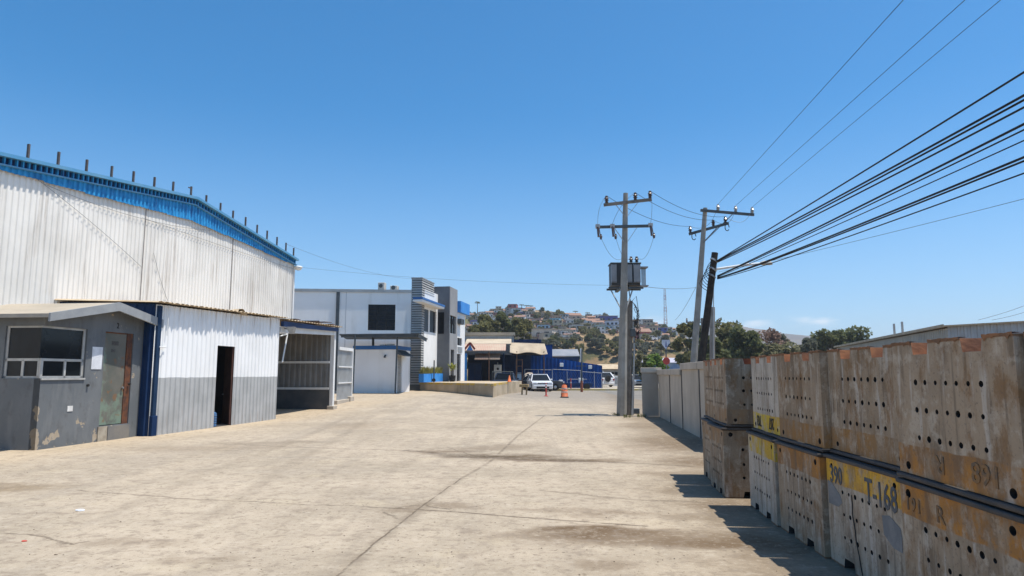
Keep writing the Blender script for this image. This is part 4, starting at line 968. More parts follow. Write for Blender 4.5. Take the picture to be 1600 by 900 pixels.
# blue sheet wall
gy = 77.0
fa, fb = at(829, 555, gy), at(940.5, 571, gy); fl0 = at(829, 605, gy)
bf = Frame('blue_sheet_wall', 'deep blue corrugated sheet wall with a sloping top behind the parked cars', 'wall', (fa.x, gy, 0), 0)
LF = fb.x - fa.x
def ftop(l): return (fa.z + (fa.z - .35 - fa.z) * min(1, l / (LF * .35))) if l < LF * .35 else fa.z - .35 + (fb.z - fa.z + .35) * (l - LF * .35) / (LF * .65)
g = MB(); g.corr(lambda l, o, z: (l, -o, z), 0, LF, lambda l: -.1, ftop, .42, .09); g.build('sheet', M_deepblue, bf)
g = MB(); g.box(0, LF, .12, .2, -.1, fb.z - .05); g.box(LF - .08, LF + .02, -.1, 9, -.1, fb.z); g.build('frame', M_navy, bf)
for px, py, lab in ((877.5, 570, 'small white floodlight on the blue sheet wall above the dark car'), (922, 573.5, 'small white floodlight near the right end of the blue sheet wall')):
    q = at(px, py, gy - .3); f_ = Frame('floodlight', lab, 'lamp', tuple(q), 0); MB().bbox(-.2, .2, -.08, .08, -.2, .2, .03).build('lamp_head', M_white, f_); MB().tube([(0, .05, 0), (0, .3, .05)], .03, 6).build('bracket', M_steel, f_)
# pipe and chain-link fence in front of it
cf = Frame('pipe_fence', 'white pipe rail fence with wire mesh in front of the blue sheet wall', 'fence', (at(820, 600, 75).x, 75, gz(3, 75)), 0)
def F(px, py): return at(px, py, 75) - cf.loc
for px in (820, 841, 863, 886, 907, 928.5, 940):
    a = F(px, 577 if px < 870 else 580 if px < 930 else 583); MB().tube([(a.x, 0, -.05), (a.x, 0, a.z)], .035, 6).build('post', M_galv, cf)
for (a, b) in (((820, 577), (862, 578)), ((864, 577), (908, 579)), ((908, 580.5), (940, 583)), ((886, 592.5), (917, 592.5))):
    MB().tube([F(*a), F(*b)], .03, 6).build('rail', M_galv, cf)
k = NT('wire_mesh', .6, .3); 
g = MB(); a, b = F(820, 578), F(940, 583)
x = a.x
while x < b.x:
    g.tube([(x, 0, .05), (x + 1.0, 0, 1.9)], .006, 3, cap=False); g.tube([(x + 1.0, 0, .05), (x, 0, 1.9)], .006, 3, cap=False); x += .25
g.build('wire_mesh', M_wire, cf)
# navy box and grey roof rising behind the blue wall
nbx = Frame('blue_shed', 'navy blue sheet-clad shed rising behind the beige awning roof', 'shed', (at(855, 560, 88).x, 88, 0), 0)
x0_, x1_ = at(846, 550, 88).x - nbx.loc.x, at(863, 550, 88).x - nbx.loc.x; zt_ = at(855, 539.5, 88).z
MB().box(x0_, x1_, 0, 5, 0, zt_).build('wall', M_deepblue, nbx); MB().box(x0_ - .1, x1_ + .1, -.1, 5.1, zt_ + .002, zt_ + .1).build('roof', M_navy, nbx)
gr = Frame('grey_roof_shed', 'low shed with a grey metal roof just above the blue sheet wall', 'shed', (at(883, 560, 92).x, 92, 0), 0)
x0_, x1_ = at(861, 550, 92).x - gr.loc.x, at(906, 550, 92).x - gr.loc.x; z1_, z0_ = at(880, 545.5, 95).z, at(880, 556, 92).z
MB().prism([(x0_, 0, z0_), (x0_, 3.2, z1_), (x0_, 3.2, z1_ - .1), (x0_, 0, z0_ - .1)], (x1_ - x0_, 0, 0)).build('roof', wmat('grey_roof_sheet', (.24, .25, .27), (.30, .30, .31), .6, .5, .2), gr)
MB().box(x0_ + .1, x1_ - .1, .3, 3, 0, z0_ - .12).build('wall', M_navy, gr)
MB().tube([(x1_ + .1, -.2, 0), (x1_ + .1, -.2, z1_)], .07, 6).build('post', M_white, gr)
# slim street pole in the yard mouth
q = onground(909, 612.5); sp = Frame('slim_pole', 'slim dark pole with a rusty foot in front of the blue sheet wall', 'pole', tuple(q), 0)
ht = at(909.5, 546, q.y).z - q.z
MB().tube([(0, 0, .4), (.05, 0, ht)], [.09, .06], 8).build('shaft', M_darksteel, sp); MB().tube([(0, 0, -.05), (0, 0, 1.05)], .13, 8).build('foot', wmat('rust_red_foot', (.28, .09, .05), None, 4), sp)
g = MB(); g.box(-.5, .45, -.04, .04, ht - 1.6, ht - 1.52); g.build('crossarm', M_darksteel, sp)
# ------------------------------------------------------------------ vehicles
def paint(name, c, rough=.25, metallic=0.):
    k = NT(name, rough, metallic, .5); k.color(k.mix(k.step(k.noise(2, 4), .4, .7), c, tuple(x * .93 for x in c))); k.b.inputs['Coat Weight'].default_value = .5; return k.mat
M_tyre = M_black; M_rim = wmat('alloy', (.45, .46, .47), None, 3, .35, .7)
k = NT('clear_lamp', .1, 0, .5); k.color((.55, .57, .58)); M_lamp = k.mat
k = NT('tail_lamp', .2, 0, .5); k.color((.35, .02, .02)); M_tail = k.mat
def vehicle(name, label, cat, loc, heading, pm, L=4.4, W_=1.86, Hh=1.62, kind='suv', group=None):
    """front faces local -y; heading turns it clockwise"""
    v = Frame(name, label, cat, loc, heading, group)
    hw_ = W_ / 2; belt = Hh * .635; clr = .24; wr = .36 if kind != 'sedan' else .32
    ya, yb = -L * .30, L * .31                      # axles
    yf, yr = -L / 2, L / 2
    hood = belt - .04
    # body lower: side outline with wheel arches, lofted over the width
    def arch(yc): return [(yc + (wr + .06) * math.cos(t), max(clr, wr + (wr + .06) * math.sin(t))) for t in [math.pi - math.pi * i / 8 for i in range(9)]]
    rear_top = belt if kind != 'pickup' else belt - .02
    out = [(yf + .02, clr + .10)] + [(yf + .10, clr)] + arch(ya) + arch(yb) + [(yr - .08, clr), (yr, clr + .12), (yr - .02, rear_top - .12), (yr - .06, rear_top), (-L * .17, belt), (yf + .55, hood - .03), (yf + .12, hood - .13), (yf, hood - .26)]
    prof = ((-1, .86), (-.93, .97), (-.80, 1.0), (.80, 1.0), (.93, .97), (1, .86))
    g = MB(); n = len(out); cz = (clr + belt) / 2
    for (fx, sc_) in prof:
        for (y, z) in out: g.v.append((fx * hw_, y * (.965 + .035 * (sc_ - .86) / .14), cz + (z - cz) * (1 if z < cz else .9 + .1 * (sc_ - .86) / .14)))
    for i in range(len(prof) - 1):
        for j in range(n):
            g.f.append((i * n + j, i * n + (j + 1) % n, (i + 1) * n + (j + 1) % n, (i + 1) * n + j)); g.m.append(0)
    g.f.append(tuple(range(n - 1, -1, -1))); g.m.append(0); g.f.append(tuple((len(prof) - 1) * n + j for j in range(n))); g.m.append(0)
    body = g.build('body', pm, v)
    # greenhouse
    if kind == 'pickup': c = (-L * .17, -L * .06, L * .10, L * .15)
    elif kind == 'sedan': c = (-L * .19, -L * .05, L * .22, L * .36)
    else: c = (-L * .22, -L * .04, L * .34, L * .48)
    ti = hw_ * .74; bi = hw_ * .94
    z0_, z1_ = belt - .03, Hh - .05
    vs = [(-bi, c[0], z0_), (bi, c[0], z0_), (bi, c[3], z0_), (-bi, c[3], z0_), (-ti, c[1], z1_), (ti, c[1], z1_), (ti, c[2], z1_), (-ti, c[2], z1_)]
    g = MB(); g.add(vs, [(0, 1, 5, 4), (1, 2, 6, 5), (2, 3, 7, 6), (3, 0, 4, 7)]); g.build('glasshouse', M_glass, v)
    g = MB(); g.bbox(-ti - .01, ti + .01, c[1] - .03, c[2] + .03, z1_ - .03, Hh, .03); g.build('roof', pm, v)
    g = MB()
    for s_ in (-1, 1):
        g.beam((s_ * bi, c[0], z0_), (s_ * ti, c[1], z1_), .07, .06); g.beam((s_ * bi, c[3], z0_), (s_ * ti, c[2], z1_), .16 if kind == 'suv' else .09, .08)
        m_ = (c[1] + c[2]) / 2; g.beam((s_ * (bi + .002), m_ + .05, z0_), (s_ * (ti + .002), m_, z1_), .05, .06)
    g.build('pillars', pm, v)
    for y in (ya, yb):
        for s_ in (-1, 1):
            x = s_ * (hw_ - .12)
            wv = MB().lathe([(wr * .62, -.11), (wr * .95, -.11), (wr, -.07), (wr, .07), (wr * .95, .11), (wr * .62, .11)], 20, (x, y, wr), axis='x').build('wheel', M_tyre, v)
            MB().lathe([(wr * .60, -.02), (wr * .55, .0), (wr * .15, .03)] if s_ > 0 else [(wr * .60, .02), (wr * .55, .0), (wr * .15, -.03)], 14, (x + s_ * .10, y, wr), axis='x').build('rim', M_rim, wv)
    for s_ in (-1, 1):
        MB().bbox(min(s_ * hw_ * .55, s_ * hw_ * .93), max(s_ * hw_ * .55, s_ * hw_ * .93), yf - .01, yf + .2, hood - .26, hood - .13, .03).build('headlight', M_lamp, v)
        MB().bbox(min(s_ * hw_ * .72, s_ * hw_ * .95), max(s_ * hw_ * .72, s_ * hw_ * .95), yr - .14, yr + .012, belt - .34, belt - .12, .03).build('tail_light', M_tail, v)
        MB().bbox(s_ * (hw_ + .09) - .10, s_ * (hw_ + .09) + .10, c[0] + .22, c[0] + .32, belt - .0, belt + .15, .03).build('side_mirror', pm, v)
    MB().bbox(-hw_ * .52, hw_ * .52, yf - .012, yf + .1, hood - .25, hood - .15, .02).build('grille', M_black, v)
    g = MB(); g.bbox(-hw_ * .62, hw_ * .62, yf - .015, yf + .15, clr + .05, clr + .22, .03); g.build('air_intake', M_black, v)
    g = MB(); g.bbox(-hw_ * .96, hw_ * .96, yf - .03, yf + .12, clr + .235, clr + .33, .03); g.bbox(-hw_ * .94, hw_ * .94, yr - .12, yr + .03, clr + .08, clr + .30, .03); g.build('bumper', pm, v)
    MB().box(-hw_ * .8, hw_ * .8, yf + .3, yr - .3, clr - .02, clr + .12).build('underbody', M_black, v)
    if kind == 'pickup':
        MB().box(-hw_ * .85, hw_ * .85, L * .17, yr - .1, belt - .016, belt - .008).build('cargo_bed', M_dark, v)
        g = MB()
        for s_ in (-1, 1): g.tube([(s_ * hw_ * .85, L * .2, belt), (s_ * hw_ * .85, L * .2, Hh + .1), (s_ * hw_ * .85, yr - .2, Hh + .1), (s_ * hw_ * .85, yr - .2, belt)], .03, 6)
        g.tube([(-hw_ * .85, yr - .2, Hh + .1), (hw_ * .85, yr - .2, Hh + .1)], .03, 6); g.build('rack', M_darksteel, v)
    return v
M_carw = paint('white_car_paint', (.80, .80, .80)); M_card = paint('dark_grey_car_paint', (.035, .038, .045), .3, .2); M_carnavy = paint('navy_car_paint', (.02, .035, .07), .35); M_carsil = paint('silver_car_paint', (.35, .36, .38), .3, .4)
q = at(843, 611, 66.8)
vehicle('parked_car', 'white compact SUV facing the camera in front of the blue sheet wall', 'car', (q.x, q.y, gz(q.x, q.y)), R(-6), M_carw, 4.35, 1.92, 1.62)
q = at(848, 611, 70); vehicle('parked_car', 'dark grey SUV parked behind the white one, turned to the right', 'car', (q.x, 70.1, gz(q.x, 70)), R(-84), M_card, 4.4, 1.85, 1.65)
q = at(797, 600, 60); vehicle('pickup_truck', 'dark blue pickup with a bed rack half hidden by the loading dock', 'pickup', (q.x - .4, 60.5, gz(q.x, 60)), R(188), M_carnavy, 5.0, 1.85, 1.6, 'pickup')
q = at(945, 604, 84); jv = vehicle('jeep', 'white off-road car with a spare wheel on its back beside the blue wall', 'car', (q.x - .6, 84, .13), R(158), M_carw, 4.1, 1.8, 1.75)
MB().lathe([(.2, -.1), (.36, -.09), (.38, 0), (.36, .09), (.2, .1)], 18, (.1, 2.16, 1.0), axis='y').build('spare_wheel', M_black, jv)
q = at(996, 608, 80); vehicle('parked_car', 'silver-blue car facing the street between the concrete pole and the wall', 'car', (q.x + .2, 80, .13), R(6), M_carsil, 4.3, 1.78, 1.48, 'sedan')
q = at(949, 588, 105); vehicle('box_van', 'white van showing above the low blue street wall', 'van', (q.x - 1.4, 105, .13), R(-80), M_carw, 5.2, 1.95, 2.45)
# ------------------------------------------------------------------ street furniture
q = onground(882, 621.5); dr_ = Frame('traffic_drum', 'orange and white striped traffic drum standing in the yard mouth', 'traffic drum', tuple(q), 0)
g = MB(); g.lathe([(.25, .08), (.245, .30), (.235, .305), (.225, .52), (.215, .525), (.20, .72), (.19, .725), (.17, .88), (.12, .90)], 18); g.build('drum_body', wmat('faded_orange_plastic', (.52, .12, .04), (.42, .12, .05), 4, .6), dr_, True)
for z, r_ in ((.36, .233), (.60, .213)): MB().lathe([(r_ + .006, z), (r_ + .001, z + .10)], 18, ).build('reflective_band', wmat('dirty_reflective_band', (.60, .42, .34), (.55, .5, .45), 4, .5), dr_)
MB().lathe([(.30, 0), (.31, .04), (.26, .09)], 18).build('base', M_black, dr_); MB().box(-.08, .08, -.02, .02, .89, .96).build('handle', M_orange, dr_)
q = onground(853.3, 619.2); dp_ = Frame('delineator_post', 'slim red delineator post in front of the white SUV', 'delineator', tuple(q), 0)
MB().tube([(0, 0, .04), (0, 0, 1.0)], [.06, .045], 10).build('shaft', wmat('red_plastic', (.60, .07, .06), None, 4, .5), dp_); MB().lathe([(.17, 0), (.17, .03), (.07, .06)], 12).build('base', wmat('red_plastic_base', (.5, .06, .05), None, 4, .5), dp_)
for z in (.62, .82): MB().lathe([(.060, z), (.059, z + .09)], 10).build('reflective_band', M_white, dp_)
q = at(892, 607, 73.5); tk = Frame('cargo_trailer', 'low dark blue trailer bed with white boxes in front of the blue sheet wall', 'trailer', (q.x + .6, 73.3, 0), 0)
MB().bbox(-2.0, 1.6, -.6, .6, .35, .75, .03).build('bed', M_navy, tk); MB().bbox(-1.9, -1.5, -.5, .3, .752, 1.05, .03).build('box', M_white, tk); MB().bbox(.2, .65, -.5, .3, .752, 1.25, .03).build('box', M_white, tk)
for x in (-1.3, 1.0):
    MB().lathe([(.2, -.1), (.34, -.1), (.34, .1), (.2, .1)], 16, (x, -.62, .34), axis='y').build('wheel', M_black, tk)
q = at(892, 600, 71.2); rp_ = Frame('delineator_post', 'red and white delineator post between the traffic drum and the slim pole', 'delineator', (at(892, 600, 71.9).x, 71.9, .13), 0)
MB().tube([(0, 0, 0), (0, 0, 1.1)], .06, 8).build('shaft', wmat('orange_red_post', (.5, .1, .06), None, 4), rp_); MB().lathe([(.062, .6), (.062, .75)], 8).build('reflective_band', M_white, rp_)
# low blue street wall and what stands beyond it
lw_ = Frame('low_blue_wall', 'low dark blue wall along the street behind the white car', 'wall', (at(942, 600, 96).x, 96, .1), 0)
x1_ = at(1012, 600, 96).x - lw_.loc.x; MB().box(0, x1_, 0, .2, 0, at(960, 587.5, 96).z - .1).build('panel', M_navy, lw_)
MB().box(0, x1_, -.05, .25, at(960, 587.5, 96).z - .1 + .002, at(960, 587.5, 96).z + .02).build('coping', M_conc, lw_)
q = at(961.5, 601, 90); wb2 = Frame('utility_box', 'white roadside meter box in front of the low blue wall', 'meter box', (q.x, 90, .13), 0)
MB().bbox(-.35, .35, -.2, .2, 0, 1.25, .03).build('casing', M_white, wb2); MB().box(-.28, .28, -.212, -.202, .2, 1.1).build('door', M_galv, wb2)
def low_house(name, label, cat, px0, px1, pyt, pyb, Y, depth, cw, cr, over=.3):
    a, b = at(px0, pyt, Y), at(px1, pyt, Y); zt_ = a.z; f = Frame(name, label, cat, (a.x, Y, gz(a.x, Y)), 0)
    z0_ = at(px0, pyb, Y).z
    MB().box(0, b.x - a.x, 0, depth, -.5, z0_ - f.loc.z).build('wall', cw, f)
    MB().prism([(-over, -over, z0_ - f.loc.z + .003), (-over, depth * .5, zt_ - f.loc.z), (-over, depth + over, z0_ - f.loc.z + .003)], (b.x - a.x + 2 * over, 0, 0)).build('roof', cr, f)
    for i in range(2):
        x = (b.x - a.x) * (.25 + .45 * i); w_ = MB().box(x, x + 1.2, -.06, -.003, .9, 2.0).build('window', M_glassb, f)
    return f
low_house('low_building', 'low building with a tan roof behind the white van', 'building', 941, 968, 568.5, 576.5, 118, 9, M_side, M_tan)
low_house('low_building', 'long low building with a pale lilac roof behind the concrete wall', 'building', 1007, 1090, 557.5, 566.5, 112, 14, wmat('blue_street_front', (.05, .14, .33), (.25, .30, .36), .35, .7), wmat('pale_lilac_roof', (.46, .44, .49), (.40, .39, .44), .4, .6))
sg = Frame('round_red_sign', 'round red sign on a post showing over the concrete wall', 'sign', (at(1042, 590, 70).x, 70, 0), 0)
z = at(1042, 564, 70).z; MB().tube([(0, .06, 0), (0, .06, z)], .05, 8).build('post', M_steel, sg); MB().lathe([(.36, -.02), (.37, 0), (.36, .02)], 24, (0, 0, z), axis='y').build('disc', M_red, sg)
ss = Frame('shield_sign', 'pale shield-shaped sign with a dark blue blade, on a tall post beyond the wall', 'sign', (at(1042, 590, 100).x, 100, 0), 0)
zc_ = at(1042, 537, 100).z; u = 100 / FPX
MB().tube([(0, .12, 0), (0, .12, zc_ - 5 * u)], .10, 8).build('post', M_darksteel, ss)
MB().prism([(-6 * u, 0, zc_ + 6 * u), (6 * u, 0, zc_ + 6 * u), (6.5 * u, 0, zc_ + 0), (3 * u, 0, zc_ - 5 * u), (0, 0, zc_ - 9 * u), (-3 * u, 0, zc_ - 5 * u), (-6.5 * u, 0, zc_)], (0, .1, 0)).build('board', wmat('pale_sign_board', (.55, .58, .66), None, 1, .5), ss)
MB().prism([(-1.0 * u, -.01, zc_ - 5 * u), (1.0 * u, -.01, zc_ - 5 * u), (.7 * u, -.01, zc_ + 3 * u), (-.1 * u, -.01, zc_ + 4.4 * u)], (0, .008, 0)).build('blade_emblem', wmat('sign_blue', (.02, .05, .25), None, 1), ss)
MB().prism([(3 * u, -.01, zc_ - 5 * u), (6.5 * u, -.01, zc_), (4.6 * u, -.01, zc_ - .5 * u), (1.2 * u, -.01, zc_ - 5.5 * u), (0, -.01, zc_ - 9 * u)], (0, .008, 0)).build('blade_emblem', M_navy, ss)

# ------------------------------------------------------------------ precast concrete wall
wa = Vector((4.93, 17.6, 0)); wb3 = at(1030, 652, 27.8); wb3.z = 0
Hw = math.atan2(wb3.x - wa.x, wb3.y - wa.y)
cw = Frame('concrete_wall', 'precast concrete panel wall with a stepped coping behind the stacked bins', 'wall', tuple(wa), Hw)
Lw2 = (wb3 - wa).length
zlo = cw.hitx(1045, 577, 0)[1]; zhi = cw.hitx(1080, 566.5, 0)[1]; ys_ = cw.hitx(1065.5, 600, 0)[0]
capl = .20
def seg(y0, y1, zt_):
    MB().box(0, .14, y0, y1, -.2, zt_ - capl).build('panel', M_conc, cw)
    MB().bbox(-.06, .20, y0 + .004, y1 - .004, zt_ - capl + .002, zt_, .012).build('coping', M_conc, cw)
js = [Lw2, cw.hitx(1047, 610, 0)[0], ys_, cw.hitx(1093, 600, 0)[0]]
while js[-1] > -14: js.append(js[-1] - 3.3)
for i in range(len(js) - 1):
    if js[i + 1] + cw.loc.y < 13.4: break
    seg(js[i + 1] + .05, js[i] - .05, zlo if i < 2 else zhi)
    MB().box(-.02, .16, js[i + 1] - .048, js[i + 1] + .048, -.2, (zlo if i < 1 else zhi) - capl - .002).build('post', wmat('dark_joint_post', (.12, .11, .10), None, 2, .9), cw)
x0_ = cw.hity(1003.5, 610, Lw2)[0]
zr_ = cw.hity(1015, 574.5, Lw2)[1]
MB().box(x0_, -.0, Lw2 - .0, Lw2 + .16, -.2, zr_ - capl).build('panel', wmat('shaded_precast_end', (.38, .345, .295), (.30, .275, .235), .9, .9), cw)
MB().bbox(x0_ - .04, .14, Lw2 - .06, Lw2 + .22, zr_ - capl + .002, zr_, .012).build('coping', M_conc, cw)
# its continuation behind the bins
cw2 = Frame('concrete_wall', 'stretch of precast concrete wall hidden close behind the stacked bins', 'wall', (4.42, 0, 0), R(.6))
for i in range(4): MB().box(0, .14, -4 + i * 4.62, -4 + (i + 1) * 4.62 - .06, -.2, 1.85).build('panel', M_conc, cw2)
# ------------------------------------------------------------------ stacked bins
BH = .958; BD = 1.12; BL = 1.2
def bin_mat(name, band, band2, base=(.38, .285, .195), dirt=1.1, seed=0., bh=.255):
    k = NT(name, .88, 0, .15); v = k.jitter(); s = k.sep()
    c = k.mix(k.step(k.noise(1.6, 6, v), .35, .68), base, tuple(x * .74 for x in base))
    c = k.mix(k.math('MULTIPLY', k.step(k.noise((6, 6, 1.1), 7, v, .68), .47, .64), .75), c, (.17, .125, .085))
    c = k.mix(k.math('MULTIPLY', k.step(k.noise(5.5, 6, v, .7), .50, .62), .55), c, (.52, .44, .345))
    c = k.mix(k.math('MULTIPLY', k.step(k.noise((22, 22, .8), 4, v), .56, .70), .5), c, (.11, .085, .06))
    c = k.mix(k.math('MULTIPLY', k.step(k.noise((14, 14, 1.4), 5, v), .54, .70), .6), c, (.56, .50, .43))
    c = k.mix(k.math('MULTIPLY', k.step(k.noise((5.5, 5.5, 2.6), 7, v, .7), .50, .66), min(1, dirt * .66)), c, (.22, .115, .045))
    wv = k.math('ADD', s[2], k.math('MULTIPLY', k.math('SUBTRACT', k.noise(4, 4, v), .5), .045))
    f = k.step(wv, BH - bh, BH - bh + .012)
    bnd = k.mix(k.step(k.noise(2.6, 6, v, .65), .40, .62), band, band2)
    bnd = k.mix(k.math('MULTIPLY', k.step(k.noise((9, 9, 1), 5, v), .5, .68), .6), bnd, (.15, .11, .08))
    wear = k.math('SUBTRACT', 1., k.math('MULTIPLY', k.step(k.noise((6, 6, 3.5), 7, v, .72), .46, .60), .8))
    c = k.mix(k.math('MULTIPLY', f, wear), c, bnd)
    c = k.mix(k.math('MULTIPLY', k.step(k.noise(45, 4, v), .56, .70), .45), c, (.13, .10, .08))
    rf = k.math('ADD', k.step(s[2], .035, .0), k.math('SUBTRACT', k.noise(9, 4, v), .5)); c = k.mix(k.math('MULTIPLY', k.step(rf, .5, .8), .8), c, (.20, .10, .05))
    k.color(c); k.bump(k.math('ADD', k.noise(28, 4, v), k.math('MULTIPLY', k.noise(5, 4, v), 1.5)), .35, .012); return k.mat
BM = {'rust': bin_mat('bin_rust_band', (.44, .20, .05), (.28, .15, .065)), 'brown': bin_mat('bin_brown_band', (.31, .165, .06), (.27, .17, .09), (.35, .26, .175), 1.1),
      'yellow': bin_mat('bin_yellow_band', (.56, .42, .05), (.50, .32, .05), (.53, .465, .385), .4), 'amber': bin_mat('bin_amber_band', (.66, .38, .05), (.48, .25, .06), (.49, .405, .31), .6),
      'grey': bin_mat('bin_grey', (.30, .22, .145), (.30, .18, .09), (.34, .26, .18), 1.)}
def plate(g, O, U, V, N, w_, h_, rows, rb):
    """flat panel w_ x h_ with round holes (6 cm deep, capped, their dark inside painted black). rows: (v, r, [u...]) sorted by v"""
    O, U, V, N = Vector(O), Vector(U), Vector(V), Vector(N)
    P = lambda u, v, d=0.: O + U * u + V * v - N * d
    lim = [0.] + [(rows[i][0] + rows[i + 1][0]) / 2 for i in range(len(rows) - 1)] + [h_]
    for i, (v, r_, us) in enumerate(rows):
        lu = [0.] + [(a + b) / 2 for a, b in zip(us, us[1:])] + [w_]
        r0_ = r_
        for j, u in enumerate(us):
            r_ = r0_ * rb.uniform(.8, 1.18); dv_ = 0 if r0_ > .025 else rb.uniform(-.005, .005); vv_ = v
            u0, u1, v0, v1 = lu[j], lu[j + 1], lim[i], lim[i + 1]
            b = len(g.v); angs = []
            cor = [math.atan2(y - v, x - u) for x, y in ((u1, v1), (u0, v1), (u0, v0), (u1, v0))]
            angs = sorted([math.pi * 2 * t / 12 - math.pi + .01 for t in range(12)] + cor); n = len(angs)
            outp = []
            for a in angs:
                ca, sa = math.cos(a), math.sin(a)
                t = min([(u1 - u) / ca if ca > 1e-9 else (u0 - u) / ca if ca < -1e-9 else 1e9, (v1 - v) / sa if sa > 1e-9 else (v0 - v) / sa if sa < -1e-9 else 1e9])
                outp.append((u + ca * t, v + sa * t))
            for (x, y) in outp: g.v.append(tuple(P(x, y)))
            for a in angs: g.v.append(tuple(P(u + r_ * math.cos(a), v + r_ * math.sin(a))))
            for a in angs: g.v.append(tuple(P(u + r_ * math.cos(a), v + r_ * math.sin(a), .06)))
            for q_ in range(n):
                q2 = (q_ + 1) % n
                g.f.append((b + q_, b + q2, b + n + q2, b + n + q_)); g.m.append(0)
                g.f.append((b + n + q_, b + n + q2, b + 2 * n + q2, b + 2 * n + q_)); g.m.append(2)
            g.f.append(tuple(b + 2 * n + q_ for q_ in range(n))); g.m.append(2)  # end cap, black like the walls to paint the hole's darkness
SEED = [0]; RJ = random.Random(99)
def bin_body(seed):
    rb = random.Random(seed); g = MB(); x0, x1, y0, y1 = -BD / 2, BD / 2, -BL / 2, BL / 2; zt_ = BH - .045
    fh = .085; fw = .16; nz1, nz2 = .30, .90 - .16
    def face(O, U, N, w_):
        # feet with two fork notches, then the perforated panel
        zs = fh; U_ = Vector(U); O_ = Vector(O)
        xs_ = [0, .26, .26 + fw, w_ - .26 - fw, w_ - .26, w_]; fl_ = .018
        for a, b in ((0, 1), (2, 3), (4, 5)):
            p = O_ + U_ * xs_[a]; q_ = O_ + U_ * xs_[b]
            g.add([p + U_ * (fl_ if a else 0), q_ - U_ * (fl_ if b < 5 else 0), q_ + Vector((0, 0, zs)), p + Vector((0, 0, zs))], [(0, 1, 2, 3)])
        for a, b in ((1, 2), (3, 4)):           # notch roof and cheeks
            p = O_ + U_ * xs_[a]; q_ = O_ + U_ * xs_[b]; dn = -Vector(N) * .5
            g.add([p + Vector((0, 0, zs)), q_ + Vector((0, 0, zs)), q_ + Vector((0, 0, zs)) + dn, p + Vector((0, 0, zs)) + dn], [(0, 1, 2, 3)], 1)
            p_, r__ = p - U_ * fl_, q_ + U_ * fl_
            g.add([p_, p + Vector((0, 0, zs)), p + Vector((0, 0, zs)) + dn, p_ + dn], [(0, 1, 2, 3)], 1); g.add([r__, q_ + Vector((0, 0, zs)), q_ + Vector((0, 0, zs)) + dn, r__ + dn], [(0, 1, 2, 3)], 1)
        us = [w_ * (.235 + .545 * i / 6) + rb.uniform(-.006, .006) for i in range(7)]; hh = zt_ - fh
        plate(g, O_ + Vector((0, 0, fh)), U, (0, 0, 1), N, w_, hh, [(.185 + rb.uniform(-.008, .008), .019, us), (.375 + rb.uniform(-.008, .008), .019, [u + .006 for u in us]), (.565 + rb.uniform(-.008, .008), .019, us), (hh - .055, .027, [.10, w_ - .11])], rb)
    face((x0, y1, 0), (0, -1, 0), (-1, 0, 0), BL); face((x1, y0, 0), (0, 1, 0), (1, 0, 0), BL)
    face((x0, y0, 0), (1, 0, 0), (0, -1, 0), BD); face((x1, y1, 0), (-1, 0, 0), (0, 1, 0), BD)
    fx = [(0, .242), (.438, BD - .438), (BD - .242, BD)]; fy = [(0, .242), (.438, BL - .438), (BL - .242, BL)]
    for a, b in fx:
        for c, d in fy: g.add([(x0 + a, y0 + c, .0005), (x0 + b, y0 + c, .0005), (x0 + b, y0 + d, .0005), (x0 + a, y0 + d, .0005)], [(0, 3, 2, 1)], 1)
    return g
def rim_mb():
    g = MB(); e = .028
    x0, x1, y0, y1 = -BD / 2 - e, BD / 2 + e, -BL / 2 - e * .4, BL / 2 + e * .4; z0_, z1_ = BH - .040, BH - .006; w_ = .09
    for a in ((x0, x0 + w_, y0, y1), (x1 - w_, x1, y0, y1)): g.bbox(*a, z0_, z1_, .012)
    for a in ((x0 + w_, x1 - w_, y0, y0 + w_), (x0 + w_, x1 - w_, y1 - w_, y1)): g.box(*a, z0_ + .002, z1_ - .002)
    return g
M_rim_ = wmat('dark_bin_rim', (.055, .052, .05), (.085, .07, .06), 5, .7, bump=.3)
body_mesh = {}; rim_mesh = rim_mb().mesh('rim', M_rim_)
lab_grp = 'perforated fish bins stacked two high along the wall'
M_rustedge = wmat('brown_rust_edge', (.17, .095, .055), (.30, .14, .065), 9, .9, bump=.4)
def rustcap(b, seed):
    """ragged rust along the upturned bottom edge"""
    rnd = random.Random(seed); g = MB(); n_ = 60
    for i in range(n_ + 1):
        y = -BL / 2 + BL * i / n_; d_ = rnd.choice((.004, .006, .008, .012, .03)) * rnd.uniform(.4, 1.1)
        if .26 < y + BL / 2 < .42 or .26 < BL / 2 - y < .42: d_ = .002
        g.v += [(-BD / 2 + .05, y, -.006), (-BD / 2 - .006, y, -.006 - rnd.uniform(0, .006)), (-BD / 2 - .005, y, d_)]
    for i in range(n_):
        ym = BL * (i + .5) / n_
        if .235 < ym < .445 or .235 < BL - ym < .445: continue
        a = i * 3; g.f += [(a, a + 3, a + 4, a + 1), (a + 1, a + 4, a + 5, a + 2)]; g.m += [0, 0]
    return g.build('rusty_edge', M_rustedge, b)
